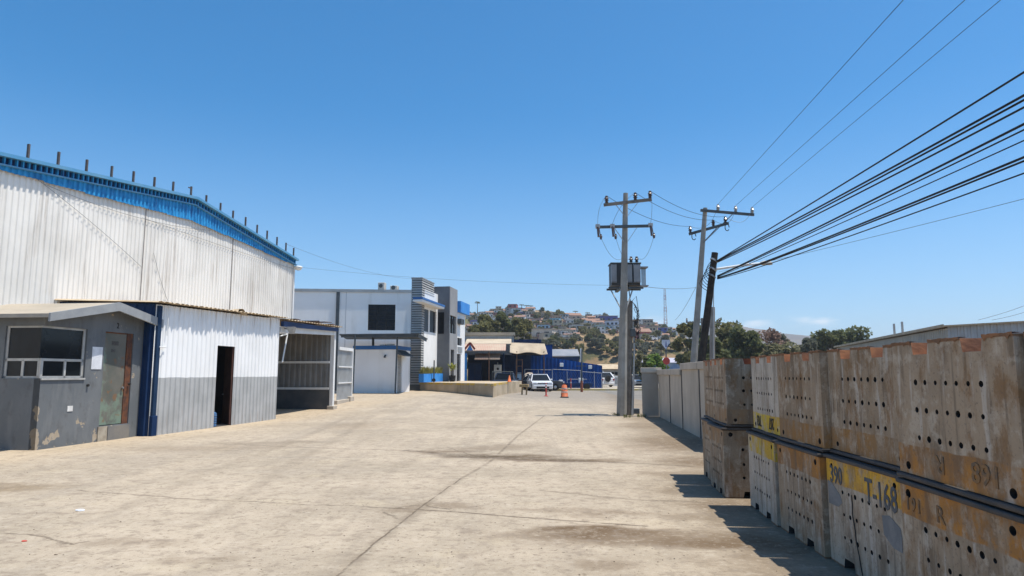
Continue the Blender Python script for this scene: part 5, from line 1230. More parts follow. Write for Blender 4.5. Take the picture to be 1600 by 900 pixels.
def make_bin(far, near, k_, label, upper, ls=1.0, tilt=0., dx=0.):
    far, near = Vector((*far, 0)), Vector((*near, 0)); d = far - near; h_ = math.atan2(d.x, d.y); mid = (far + near) / 2
    c = mid + Vector((math.cos(h_), -math.sin(h_), 0)) * (BD / 2 + dx)
    b = bpy.data.objects.new('fish_bin', None); b.empty_display_size = .3; link(b); tag(b, label, 'fish bin', lab_grp)
    b.location = (c.x, c.y, 2 * BH if upper else 0.004); b.rotation_euler = (math.pi if upper else 0, 0, -h_); b.scale = (1, ls, 1)
    SEED[0] += 1; b.rotation_euler.z += RJ.uniform(-.012, .012); b.rotation_euler.y = RJ.uniform(-.006, .006)
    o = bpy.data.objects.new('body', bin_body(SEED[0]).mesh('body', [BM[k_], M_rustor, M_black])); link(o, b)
    if not upper: o.material_slots[1].link = 'OBJECT'; o.material_slots[1].material = M_dark  # lower notches coloured dark to stand in for their shade
    o = bpy.data.objects.new('rim', rim_mesh); link(o, b)
    return b
cols = [((3.31, 11.93), (3.18, 10.83), .93), ((3.13, 10.80), (3.01, 9.72), .91), ((3.18, 9.17), (3.04, 7.90), 1.055), ((3.03, 7.88), (2.94, 6.60), 1.06), ((3.0, 6.58), (2.93, 5.17), 1.17), ((2.83, 5.11), (2.69, 3.69), 1.18), ((2.70, 3.66), (2.62, 2.25), 1.17)]
names = [('grey', 'upper dark grey bin at the far end of the stack, next to the concrete wall', 'grey', 'lower grey bin with a faint band at the far end of the stack'),
         ('grey', 'upper grey bin with a smeared dark end, second column from the far end', 'grey', 'lower grey bin with a dark plain end, second column from the far end'),
         ('yellow', 'upper bin with a clean yellow band and upside-down black digits at its foot', 'yellow', 'lower pale bin with a plain yellow band under the rim'),
         ('brown', 'upper grey bin with brown foot band, just right of the yellow-banded column', 'rust', 'lower pale bin with a rust band and no digits, left of the amber T-168 bin'),
         ('brown', 'upper stained grey bin resting on the amber bin marked T-168', 'amber', 'lower bin with an amber band lettered 390 and T-168, a crack and grey patches'),
         ('rust', 'large upper bin with a rust band and a faint letter, second column from the camera', 'rust', 'lower bin with a rust band, a faint R and scrawled letters, right of T-168'),
         ('yellow', 'upper pale cream bin cut off by the right edge of the photo', 'brown', 'lower brown bin nearest to the camera at the right edge')]
BINS = []
for i, ((f_, n_, ls), nm) in enumerate(zip(cols, names)):
    lo_ = make_bin(f_, n_, nm[2], nm[3], False, ls, dx=(-.05, -.07, -.08, -.04, -.055, -.01, 0)[i]); up_ = make_bin(f_, n_, nm[0], nm[1], True, ls, dx=(0, 0, 0, 0, .01, .0, .03)[i])
    rustcap(up_, i); BINS.append((lo_, up_))
M_stencil = wmat('stencil_grey', (.075, .085, .10), (.12, .12, .12), 14, .8); M_stencil_b = wmat('stencil_black', (.03, .028, .025), (.08, .07, .05), 16, .8)
k = NT('faint_stencil', .85); k.color(k.mix(k.step(k.noise(16, 5), .42, .58), (.25, .14, .06), (.15, .105, .07))); M_faint = k.mat
def letter(b, s_, y, z, size, m, sxx=1.0):
    """lettering on the road-side face (local x = -BD/2); y counts from the bin middle towards the camera"""
    o = bpy.data.objects.new('lettering', text_mesh(s_, size)); link(o, b); o.data.materials.append(m)
    o.location = (-BD / 2 - .0035, -y, z); o.rotation_euler = (R(90), 0, R(-90)); o.scale = (sxx, 1, 1); return o
def patch(b, pts, m, name):
    g = MB(); g.prism([(-BD / 2 - .001, -y, z) for y, z in pts], (-.002, 0, 0)); return g.build(name, m, b)
lo4 = BINS[4][0]
letter(lo4, '390', -.42, BH - .245, .215, M_stencil, .72); letter(lo4, 'T-168', .295, BH - .30, .275, M_stencil, .68)
M_patch = wmat('grey_repaint', (.17, .175, .18), (.23, .225, .22), 5, .85)
patch(lo4, [(-.58, BH - .24), (-.50, BH - .26), (-.36, BH - .34), (-.33, BH - .40), (-.40, BH - .45), (-.58, BH - .45)], M_patch, 'paint_patch')
patch(lo4, [(.30, BH - .36), (.40, BH - .34), (.535, BH - .40), (.55, BH - .46), (.545, BH - .575), (.43, BH - .57), (.31, BH - .50)], M_patch, 'paint_patch')
cr_ = [(-.16, .66), (-.155, .58), (-.165, .5), (-.145, .43), (-.13, .36), (-.125, .28), (-.09, .18), (-.07, .09), (-.05, .03)]
patch(lo4, [(y - .007, z) for y, z in cr_] + [(y + .008 + .004 * (i % 2), z) for i, (y, z) in enumerate(cr_[::-1])], M_black, 'crack')
letter(BINS[2][1], '703', -.30 * -1, BH - .215, .19, M_stencil_b, .75); letter(BINS[2][1], '207', -.26, BH - .215, .19, M_stencil_b, .75)
letter(BINS[5][0], 'R', -.14, BH - .215, .15, M_faint); letter(BINS[5][0], '191', -.44, BH - .21, .13, M_faint)
letter(BINS[5][0], 'FBC', .36, .30, .11, M_stencil_b, .8)
letter(BINS[5][1], 'R', .12, BH - .21, .16, M_faint); letter(BINS[5][1], '168', -.30, BH - .22, .17, M_faint)
# ------------------------------------------------------------------ grey warehouse on the right
c0 = at(1480, 505, 38.0); c1 = at(1308, 540.5, 68.0); hr = math.atan2(c1.x - c0.x, c1.y - c0.y)
rw = Frame('grey_warehouse', 'long cream and grey sheet-metal warehouse beyond the stacked bins', 'warehouse', (c0.x, c0.y, 0), hr)
Lr = math.hypot(c1.x - c0.x, c1.y - c0.y); ze = (c0.z + c1.z) / 2
M_cream = wmat('cream_sheet', (.44, .42, .36), (.36, .345, .30), .5, .7, streak=(.28, .22, .15), samt=.5)
g = MB(); g.corr(lambda l, o, z: (-o, l, z), 0, Lr, lambda l: -.2, lambda l: ze - .25, .32, .04); g.build('wall', M_cream, rw, label='cream long side wall')
g = MB(); g.corr(lambda l, o, z: (l, .0 - o, z), 0, 24, lambda l: -.2, lambda l: ze - .1 + min(l, 24 - l) * .045, .32, .04); g.build('wall', M_galv, rw, label='grey gable end')
g = MB(); g.prism([(-.25, -.25, ze - .18), (12, -.25, ze + .36), (24.2, -.25, ze - .18), (24.2, -.25, ze - .10), (12, -.25, ze + .44), (-.25, -.25, ze - .10)], (0, Lr + .4, 0)); g.build('roof', M_tan, rw)
g = MB(); g.box(-.3, -.252, -.25, Lr + .15, ze - .20, ze - .04); g.build('eave_gutter', M_tan, rw)
for l in (9.5, 11.5): MB().box(.2, .32, l, l + .12, ze, ze + .8).build('roof_post', M_galv, rw)
# ------------------------------------------------------------------ utility poles
def insulator(mb, p, s=1.0, up=1):
    prof = [(.03, 0), (.07, .03), (.035, .06), (.085, .09), (.04, .13), (.09, .16), (.05, .21), (.055, .26), (.03, .28)]
    return mb.lathe([(r_ * s, z * s * up) for r_, z in prof], 10, p)
def solve_base(px, py): return onground(px, py)
# main concrete pole with two crossarms
q = solve_base(971.5, 650); Yp = q.y
up_ = Frame('utility_pole', 'octagonal concrete utility pole with two crossarms, carrying the grey transformer', 'utility pole', (q.x, q.y, 0), 0)
def PL(px, py, Y=None): return at(px, py, Y or Yp) - up_.loc
tp = PL(977.5, 302)
base = PL(971, 650)
MB().tube([(base.x, 0, -.2), (tp.x, 0, tp.z)], [.215, .10], 8).build('shaft', M_concpole, up_)
UPW = []
armd = Vector((1, -.10, 0))
a0, a1 = PL(943, 321, Yp - .1), PL(1017.5, 312.5, Yp - .1); a0.y = a1.y = -.18
MB().beam(a0, a1, .10, .12).build('crossarm', M_grwood, up_)
b0, b1 = PL(930, 356.5), PL(1017.5, 354.5); b0.y = b1.y = -.20
MB().beam(b0, b1, .10, .11).build('crossarm', M_darksteel, up_)
for f_ in (.06, .66, .97):
    p = a0.lerp(a1, f_) + Vector((0, 0, .06)); insulator(MB(), p, 1.15).build('insulator', M_porc, up_); UPW.append(up_.loc + p + Vector((0, 0, .32)))
FUSE = []
for f_ in (.03, .29, .965):
    p = b0.lerp(b1, f_)
    fu = MB().box(p.x - .09, p.x + .09, p.y - .12, p.y + .02, p.z - .05, p.z + .1).build('fuse_cutout', M_porcw, up_)
    g = MB(); g.tube([p + Vector((-.01, -.12, -.02)), p + Vector((.02, -.16, -.45))], .045, 8); insulator(g, p + Vector((.12, -.12, -.55)), .8); g.tube([p + Vector((.05, -.1, -.05)), p + Vector((.12, -.12, -.5))], .02, 6); g.build('fuse_tube', M_porc, fu)
    FUSE.append(up_.loc + p + Vector((.12, -.12, -.45)))
def pole_x(z): return base.x + (tp.x - base.x) * z / tp.z
g = MB()
for (arm0, arm1, lo_) in ((a0, a1, .55), (b0, b1, .62)):
    zc_ = (arm0.z + arm1.z) / 2; xc = pole_x(zc_)
    for s_ in (-1, 1): MB().beam((xc + s_ * .48, -.14, zc_ - .03), (xc + s_ * .08, -.13, zc_ - lo_), .04, .02).build('arm_brace', M_galv, up_)
for i, (u_, f_) in enumerate(zip(UPW, (FUSE[0], FUSE[1], FUSE[2]))):
    g = MB(); u2 = u_ - up_.loc; f2 = f_ - up_.loc + Vector((-.12, 0, .55)); m_ = u2.lerp(f2, .5) + Vector((-.22 if i < 2 else .12, -.1, .15))
    pts = [u2 * (1 - t) ** 2 + m_ * 2 * t * (1 - t) + f2 * t * t for t in [j / 10 for j in range(11)]]; g.tube(pts, .008, 5); g.build('jumper_wire', M_wire, up_)
# transformer
Yt = Yp + .55
t0, t1 = at(955, 410, Yt), at(1001, 448, Yt)
tr = Frame('transformer', 'grey three-phase transformer with cooling fins hung on the concrete pole', 'transformer', (t0.x, Yt, t1.z), 0)
wt_, ht_ = t1.x - t0.x, t0.z - t1.z
M_tank = wmat('transformer_grey', (.075, .08, .085), (.055, .058, .06), 2, .5, .1, streak=(.12, .07, .05), samt=.5); M_fin = wmat('fin_grey', (.27, .285, .305), (.22, .23, .245), 2, .45, .1)
g = MB(); g.bbox(0, wt_, .0, .75, .06, ht_ - .06, .03); g.build('tank', M_tank, tr)
MB().bbox(-.03, wt_ + .05, -.03, .80, ht_ - .058, ht_, .015).build('tank_lid', M_darksteel, tr)
for x0_, x1_ in ((.0, .19), (.40, .55), (.64, .84), (.93, wt_ - .03)):
    if x0_ == .40: continue
    g = MB()
    n_ = 5
    for i in range(n_):
        x = x0_ + (x1_ - x0_) * i / (n_ - 1); g.box(x - .013, x + .013, -.16, .0, .16, ht_ - .1)
    g.box(x0_, x1_, -.10, -.03, .16, .22); g.box(x0_, x1_, -.165, -.155, .2, ht_ - .14); g.build('cooling_fins', M_fin, tr)
g = MB()
for i in range(4):
    x = wt_ + .07 + .075 * i; g.tube([(x, .05 + .13 * i, .06), (x, .05 + .13 * i, ht_ - .2)], .022, 6)
g.box(wt_ - .01, wt_ + .34, .0, .5, .03, .075); g.box(wt_ - .01, wt_ + .34, .0, .5, ht_ - .22, ht_ - .17)
g.build('cooling_fins', M_fin, tr)
for x in (.62, .90, 1.14): insulator(MB(), (x, .3, ht_), 1.1).build('bushing', M_porc, tr)
g = MB(); g.box(-.12, wt_ + .12, .0, .12, -.08, -.002); g.box(-.12, wt_ + .12, .6, .72, -.08, -.002); g.box(.25, .37, -.55, .75, -.16, -.082); g.box(.62, .74, -.55, .75, -.16, -.082); g.build('platform', M_darksteel, tr)
g = MB(); xp = pole_x(t1.z) + up_.loc.x - tr.loc.x
for s_ in (-1, 1): g.beam((xp + s_ * .45, .05, -.15), (xp + s_ * .12, -.35, -.95), .05, .03)
g.build('platform_brace', M_galv, tr)
for i in range(3):
    a = FUSE[i]; b = tr.loc + Vector(((.62, .90, 1.14)[i], .3, ht_ + .3)); g = MB(); pts = sag(a - tr.loc, b - tr.loc, .45, 12); g.tube(pts, .007, 5); g.build('drop_wire', M_wire, tr)
# companion pole with conduits and a tangle of cables
q2 = solve_base(983.5, 649); cpz = at(984, 470, q2.y + .1).z
cq = Frame('utility_pole', 'short weathered pole with conduits and tangled cables right beside the transformer pole', 'utility pole', (q2.x, q2.y + .12, 0), 0)
tx = at(984.5, 470, cq.loc.y).x - cq.loc.x
MB().tube([(-.02, 0, -.2), (tx, 0, cpz)], [.125, .11], 10).build('shaft', M_grwood, cq)
g = MB(); g.tube([(.10, -.10, 0), (tx + .11, -.08, cpz * .55), (tx + .1, -.08, cpz * .82)], .035, 8); g.build('conduit', M_galv, cq)
g = MB(); g.tube([(.165, -.04, 0.02), (tx + .16, -.03, cpz * .75)], .028, 8); g.build('conduit', M_steel, cq)
rnd = random.Random(12); g = MB()
for i in range(11):
    z0_ = cpz * rnd.uniform(.74, .98); pts = []
    for j in range(9):
        t = j / 8; pts.append((tx + .12 + .22 * math.sin(t * math.pi) * rnd.uniform(.5, 1.2) + rnd.uniform(-.05, .05), -.1 + rnd.uniform(-.08, .05), z0_ - .9 * t + rnd.uniform(-.05, .1)))
    g.tube(pts, .012, 5)
g.build('cable_tangle', M_cable, cq)
g = MB(); g.bbox(tx - .05, tx + .16, -.28, -.10, cpz * .68, cpz * .75, .02); g.build('splice_box', M_darksteel, cq)
g = MB(); g.tube([(tx + .05, -.05, cpz * .99), (tx + .25, -.1, cpz * 1.04), (tx + .33, -.1, cpz * .9), (tx + .2, -.1, cpz * .7)], .014, 5); g.tube([(tx, -.05, cpz), (tx - .02, .2, cpz + .7)], .02, 5); g.build('riser_cable', M_cable, cq)
q3 = solve_base(993, 647); mb_ = Frame('junction_box', 'small dark box on the ground between the short pole and the concrete wall', 'junction box', (q3.x, q3.y + .3, 0), .1)
MB().bbox(-.22, .22, -.15, .15, 0, .22, .02).build('casing', M_darksteel, mb_); MB().tube([(-.22, 0, .15), (-.35, 0, .25), (-.42, -.05, .8)], .02, 6).build('cable', M_cable, mb_)
# tall pole behind the wall
Y2 = 38.0
t2 = at(1102, 325, Y2); m2 = at(1083.5, 565, Y2); dz_ = (t2.z - m2.z); b2 = m2 + (m2 - t2) * (m2.z / dz_)
p2 = Frame('utility_pole', 'tall grey concrete pole with two crossarms standing behind the concrete wall', 'utility pole', (b2.x, Y2, 0), 0)
def P2_(px, py): return at(px, py, Y2) - p2.loc
MB().tube([(0, 0, -.2), (t2.x - b2.x, 0, t2.z)], [.21, .12], 10).build('shaft', M_concpole, p2)
c0_, c1_ = P2_(1093, 330), P2_(1176, 337); c0_.y = c1_.y = -.22; d0_, d1_ = P2_(1078, 364.5), P2_(1136, 350.5); d0_.y, d1_.y = .25, -.3
MB().beam(c0_, c1_, .12, .14).build('crossarm', M_darksteel, p2); MB().beam(d0_, d1_, .12, .14).build('crossarm', M_darksteel, p2)
TOPW = []; LOWW = []
for f_ in (.33, .66, .97):
    p = c0_.lerp(c1_, f_) + Vector((0, 0, .07)); insulator(MB(), p, 1.3).build('insulator', M_porcw, p2); TOPW.append(p2.loc + p + Vector((0, 0, .36)))
for f_ in (.04, .62, .92):
    p = d0_.lerp(d1_, f_) + Vector((0, 0, .07)); insulator(MB(), p, 1.3).build('insulator', M_porc, p2); LOWW.append(p2.loc + p + Vector((0, 0, .36)))
g = MB(); ptz = lambda z: (t2.x - b2.x) * z / t2.z
g.beam((ptz(c0_.z - 1.6), -.15, d0_.z - .55), c0_.lerp(c1_, .62), .05, .05); g.build('arm_brace', M_steel, p2); g = MB(); g.beam((ptz(d0_.z - .8), 0, d0_.z - .6), d0_.lerp(d1_, .75), .05, .05); g.build('arm_brace', M_steel, p2)
for i in range(3):
    g = MB(); a = TOPW[i] - p2.loc; b = LOWW[i] - p2.loc; m_ = a.lerp(b, .5) + Vector((.3, -.3, -1.2)); g.tube([a * (1 - t) ** 2 + m_ * 2 * t * (1 - t) + b * t * t for t in [j / 10 for j in range(11)]], .010, 5); g.build('jumper_wire', M_wire, p2)
for f_ in (.12, .95):
    p = d0_.lerp(d1_, f_); g = MB(); g.tube([p + Vector((.12 * math.cos(t), -.05, -.22 + .2 * math.sin(t))) for t in [j * .7 for j in range(9)]], .025, 5); g.build('cable_loop', M_cable, p2)
# leaning dark wooden pole
Y3 = 30.0
t3 = at(1117, 395, Y3); m3 = at(1095, 566, Y3); b3 = m3 + (m3 - t3) * (m3.z / (t3.z - m3.z))
p3 = Frame('utility_pole', 'leaning dark wooden pole wrapped in cables behind the concrete wall', 'utility pole', (b3.x, Y3, 0), 0)
def P3(px, py): return at(px, py, Y3) - p3.loc
MB().tube([(0, 0, -.2), (t3.x - b3.x, 0, t3.z)], [.185, .145], 12).build('shaft', M_wood, p3)
for z in (t3.z - .75, t3.z - 1.05, t3.z - .35):
    x = (t3.x - b3.x) * z / t3.z; MB().tube([(x - .02, 0, z - .025), (x + .02, 0, z + .03)], .185, 12).build('clamp_band', M_galv, p3)
g = MB(); rnd = random.Random(5)
for i in range(6):
    a = P3(1112, 408 + 4 * i); pts = [a + Vector((-.05 - .25 * math.sin(t * 3.14) - .06 * i * math.sin(t * 3.14), -.2, -.9 * t)) for t in [j / 8 for j in range(9)]]; g.tube(pts, .014, 5)
g.build('cable_tangle', M_cable, p3)
# street lamp on an arm
l0, l1, l2 = P3(1117, 421.5), P3(1165, 414.5), P3(1186, 413)
sl_ = Frame('street_lamp', 'street lamp on a long pale arm reaching right from the leaning wooden pole', 'street lamp', tuple(p3.loc + l0), 0)
ll = [v - l0 + Vector((0, -.2, 0)) for v in (l0, l1, l2)]
MB().tube(ll, .055, 8).build('arm', M_white, sl_)
e = ll[2]; wl = (1203 - 1184) / FPX * Y3
g = MB(); bm = bmesh.new(); bmesh.ops.create_uvsphere(bm, u_segments=14, v_segments=8, radius=1)
for v in bm.verts: v.co = Vector((v.co.x * wl * .55 + wl * .45, v.co.y * .17, max(v.co.z, -.35) * .14))
g.bm(bm, M=Matrix.Translation(e)); g.build('lamp_head', wmat('lamp_head_grey', (.50, .49, .45), None, 3, .5), sl_, True)
# galvanised mast and thin guy pole beside it
Y4 = 34.0
a4 = at(1110, 563, Y4); sm = Frame('steel_mast', 'galvanised steel mast just right of the leaning wooden pole', 'mast', (a4.x, Y4, 0), 0)
t4 = at(1113, 480, Y4) - sm.loc; MB().tube([(0, 0, -.1), (t4.x, 0, t4.z)], .13, 10).build('shaft', wmat('mast_wood_grey', (.30, .28, .25), (.22, .20, .18), 3, .8), sm); MB().tube([(.10, -.12, 2), (t4.x + .12, -.12, t4.z + 2.6)], .028, 6).build('conduit', M_galv, sm)
Y5 = 72.0
a5 = at(1099, 560, Y5); fp = Frame('utility_pole', 'distant thin pole with one crossarm seen behind the two big poles', 'utility pole', (a5.x, Y5, 0), 0)
zt5 = at(1099, 497, Y5).z; MB().tube([(0, 0, -.1), (0, 0, zt5)], .13, 8).build('shaft', M_grwood, fp)
x0_, x1_ = at(1071, 503, Y5).x - a5.x, at(1125, 503.5, Y5).x - a5.x; zz = at(1099, 503.5, Y5).z
MB().box(x0_, x1_, -.22, -.13, zz - .08, zz + .06).build('crossarm', M_grwood, fp)
for f_ in (.03, .4, .7, .97): insulator(MB(), (x0_ + (x1_ - x0_) * f_, -.17, zz + .06), 1.3).build('insulator', M_porc, fp)
# ------------------------------------------------------------------ wires
def wire(name, label, cat, pts, r_, m, group=None):
    o = MB().tube(pts, r_, 6).build(name, m); tag(o, label, cat, group); return o
def span(p, q_, s_, n=22): return sag(p, q_, s_, n)
for i, (px, py, Y, r_) in enumerate(((1414, -3, 13.5, .0075), (1511, -3, 14.2, .0075), (1567, -3, 14.8, .0075))):
    a = TOPW[i]; b = at(px, py, Y); e = a + (b - a) * 1.6
    wire('power_line', ('topmost thin power line running from the tall pole up out of the picture', 'middle thin power line running from the tall pole up out of the picture', 'lowest thin power line running from the tall pole up out of the picture')[i], 'power line', span(a, e, .0), r_, M_cable, 'three thin power lines')
for i in range(3):
    wire('power_line', ('short slack line joining the pole tops, ending at the left insulators', 'short slack line joining the pole tops, ending at the middle insulators', 'short slack line joining the pole tops, ending at the right insulators')[i], 'power line', span(UPW[i], LOWW[i], .35), .010, M_cable, 'slack lines between the two concrete poles')
CB = [((1119, 408), (1600, 109), .016, 'highest of the black cables fanning from the wooden pole to the right edge'),
      ((1121, 407), (1600, 143), .019, 'upper of a thick black pair of cables below the highest cable'),
      ((1121, 408.5), (1600, 148), .017, 'lower of the thick black pair of cables, almost touching its twin'),
      ((1122, 409.5), (1600, 157), .016, 'single black cable just under the thick black pair'),
      ((1121, 431), (1600, 190), .019, 'upper thick black cable of the middle bunch from the wooden pole'),
      ((1121, 432), (1600, 199), .013, 'thinner black cable just under the middle thick cable'),
      ((1122, 433), (1600, 216), .010, 'thin black cable alone between the middle and the lower bunch'),
      ((1121, 434), (1600, 237), .019, 'upper thick cable of the lowest bunch, crossing the street lamp'),
      ((1121, 435), (1600, 243), .016, 'lower cable of the lowest bunch, twisted along its twin'),
      ((1121, 436), (1600, 262), .012, 'thin dark cable just under the lowest bunch')]
for i, (a, b, r_, lab) in enumerate(CB):
    A_ = at(a[0], a[1], Y3 - .15); B_ = at(b[0], b[1], 11.6 + .1 * (i % 3)); e = A_ + (B_ - A_) * 1.45
    s_ = .05 + .03 * (i % 4)
    if a[1] < 420:
        pts = [A_ + (e - A_) * t - Vector((0, 0, s_ * 4 * t * (1 - t))) for t in [j / 24 for j in range(25)]]
    else:
        A2 = at(1121, a[1], Y3 - .15); K = at(1200, 405 + (i - 4) * 1.6 - (22 if i < 6 else 2), 26.5)
        if i >= 7: pts = [A2 * (1 - t) ** 2 + (A2.lerp(e, .25) - Vector((0, 0, .28))) * 2 * t * (1 - t) + e * t * t for t in [j / 24 for j in range(25)]]
        else: pts = [A2 * (1 - t) ** 2 + (A2.lerp(e, .3) - Vector((0, 0, .12))) * 2 * t * (1 - t) + e * t * t for t in [j / 24 for j in range(25)]]
    wire('cable', lab, 'cable', pts, r_ * 1.3, M_cable, 'black cables fanning to the right edge')
A_ = at(1123, 425, Y3); B_ = at(1600, 305, 13); wire('power_line', 'faint thin grey wire below all the black cables at right', 'wire', span(A_, A_ + (B_ - A_) * 1.3, .1), .006, M_wire)
g_ = lambda px, py, Y: at(px, py, Y)
wire('power_line', 'thin wire from the white warehouse corner across the sky to the transformer pole', 'wire', span(g_(463, 417, 33.5), g_(967, 446, Yp), .18), .005, M_wire)
wire('power_line', 'thin wire dropping from the warehouse gable to the roof of the office', 'wire', span(g_(447, 381, 32.4), g_(648, 436, 52.5), .35), .006, M_wire)
wire('power_line', 'faint drop wire from the tall pole down past the trees', 'wire', span(g_(1087, 449, 38), g_(1055, 500, 70), .2), .012, M_wire)
wire('power_line', 'thin wire between the transformer pole and the tall pole, below the arms', 'wire', span(g_(1002, 447, Yp), g_(1088, 449, 38), .1), .010, M_wire)
wire('power_line', 'upper of two faint wires above the grey warehouse roof at right', 'wire', span(g_(1528, 500, 45), g_(1640, 462, 38), .1), .012, M_wire); wire('power_line', 'lower of two faint wires above the grey warehouse roof at right', 'wire', span(g_(1550, 500, 45), g_(1640, 474, 38), .1), .012, M_wire)
# ------------------------------------------------------------------ radio mast on the hill
bx_, by_ = at(1040, 505, 440).x, 440.; bz = gz(bx_, by_)
rm = Frame('radio_mast', 'red and white lattice radio mast on the hill crest right of the concrete pole', 'radio mast', (bx_, by_, bz - .5), 0)
M_mastred = wmat('faded_mast_red', (.42, .22, .19), None, 3); M_mastwhite = wmat('mast_white', (.62, .62, .62), None, 3)
zt_ = at(1040, 451, 440).z - bz + .5; nseg = 14; hw0 = 1.0
for s_ in range(7):
    g = MB()
    for k_ in range(2):
        z0_, z1_ = zt_ * (s_ * 2 + k_) / nseg, zt_ * (s_ * 2 + k_ + 1) / nseg; ww = lambda z: hw0 * (1 - .55 * z / zt_)
        C_ = lambda i, z: Vector(((-1, 1, 1, -1)[i % 4] * ww(z), (-1, -1, 1, 1)[i % 4] * ww(z), z))
        for i in range(4):
            g.beam(C_(i, z0_), C_(i, z1_), .12, .12); g.beam(C_(i, z0_), C_(i + 1, z1_), .07, .07); g.beam(C_(i + 1, z0_), C_(i, z1_), .07, .07)
    g.build('lattice_section', M_mastred if s_ % 2 else M_mastwhite, rm)
# ------------------------------------------------------------------ trees
def crown_mesh(seed, h, r_, nl, leaf, z0, lumps, flat=1.0, droop=0., mat=None):
    """leaf-sized faces scattered through uneven lumps, with gaps"""
    rnd = random.Random(seed); g = MB(); L_ = []
    for i in range(lumps):
        a = rnd.uniform(0, 6.283); t = rnd.uniform(.05, 1) ** .6; zz = rnd.uniform(0, 1)
        rr = r_ * (1 - .55 * abs(zz - .4) ** 1.3) * t * .8
        L_.append((Vector((math.cos(a) * rr, math.sin(a) * rr, z0 + (h - z0) * (.08 + .84 * zz))), r_ * rnd.uniform(.10, .42)))
    for i in range(nl):
        c, s_ = L_[rnd.randrange(lumps)]
        d = Vector((rnd.gauss(0, 1), rnd.gauss(0, 1), rnd.gauss(0, 1) * flat)); d.normalize(); d *= s_ * rnd.uniform(.45, 1.08) ** .7
        p = c + d; p.z = max(p.z, z0 * .6)
        n = Vector((rnd.gauss(0, 1), rnd.gauss(0, 1), rnd.gauss(0, 1) + .6)); n.normalize()
        u = n.orthogonal().normalized(); u = Matrix.Rotation(rnd.uniform(0, 6.28), 3, n) @ u; v = n.cross(u)
        sz = leaf * rnd.uniform(.6, 1.3); u *= sz; v *= sz * .55
        g.add([p - u, p - v * .9 - Vector((0, 0, droop * sz)), p + u, p + v * .9], [(0, 1, 2, 3)])
    r95 = sorted(math.hypot(v[0], v[1]) for v in g.v)[int(len(g.v) * .97)]; zt_ = sorted(v[2] for v in g.v)[int(len(g.v) * .998)]
    g.v = [(v[0] * r_ / r95, v[1] * r_ / r95, z0 * .5 + (v[2] - z0 * .5) * (h - z0 * .5) / (zt_ - z0 * .5)) for v in g.v]
    return g.mesh('crown', mat)
def trunk_mesh(seed, h, r_, z0, mat):
    rnd = random.Random(seed); g = MB(); k_ = max(.10, h * .022)
    pts = [(0, 0, -.4)] + [(rnd.uniform(-.1, .1) * i, rnd.uniform(-.1, .1) * i, h * .75 * i / 5) for i in range(1, 6)]
    g.tube(pts, [k_ * (1.15 - .17 * i) for i in range(6)], 7)
    for i in range(6):
        a = rnd.uniform(0, 6.28); zz = z0 + (h - z0) * rnd.uniform(.0, .45); p = Vector((0, 0, zz)); e = Vector((math.cos(a) * r_ * .7, math.sin(a) * r_ * .7, zz + (h - z0) * .32)); g.tube([p, p.lerp(e, .5) + Vector((0, 0, .2)), e], [k_ * .45, k_ * .3, k_ * .12], 5)
    return g.mesh('trunk', mat)
LEAF = {'olive': leafmat('olive_leaves', (.085, .088, .036), (.175, .165, .07), 1.1), 'dark': leafmat('dark_leaves', (.062, .076, .034), (.13, .14, .06), 1.1),
        'dusty': leafmat('dusty_leaves', (.11, .11, .06), (.19, .18, .10), 1.1), 'red': leafmat('reddish_bare_twigs', (.16, .105, .08), (.26, .18, .14), 1.), 'fresh': leafmat('fresh_leaves', (.10, .17, .03), (.18, .25, .07), 1.2),
        'grey': leafmat('grey_green_leaves', (.085, .09, .065), (.15, .155, .11), 1.1)}
M_bark = wmat('bark', (.10, .08, .06), (.15, .125, .10), 3, .95, bump=.5)
PROTO = {}
def tree(name, label, cat, x, y, h, r_, leafk, seed, nl=3200, leaf=.28, z0f=.25, lumps=26, flat=.9, group=None, z=None, key=None):
    t = bpy.data.objects.new(name, None); link(t); t.location = (x, y, gz(x, y) if z is None else z); t.rotation_euler = (0, 0, seed * 1.7); tag(t, label, cat, group)
    kk = key or (name, seed)
    if kk not in PROTO: PROTO[kk] = (crown_mesh(seed, h, r_, nl, leaf, h * z0f, lumps, flat, mat=LEAF[leafk]), trunk_mesh(seed, h, r_, h * z0f, M_bark), h, r_)
    cmesh, tmesh, ph, pr_ = PROTO[kk]
    for nm, me in (('crown', cmesh), ('trunk', tmesh)):
        o = bpy.data.objects.new(nm, me); link(o, t)
        if nm == 'crown' and key: 
            o.material_slots[0].link = 'OBJECT'; o.material_slots[0].material = LEAF[leafk]
    t.scale = (r_ / pr_, r_ / pr_, h / ph); return t
def tree_at(name, label, px0, px1, pytop, Y, leafk, seed, group=None, **kw):
    a, b = at(px0, pytop, Y), at(px1, pytop, Y); x = (a.x + b.x) / 2; zb_ = gz(x, Y)
    return tree(name, label, 'tree', x, Y, a.z - zb_ + .2, (b.x - a.x) / 2 * 1.08, leafk, seed, group=group, z=zb_, **kw)
GR = 'trees behind the stacked bins'; GD = 'dark trees behind the beige roofs'
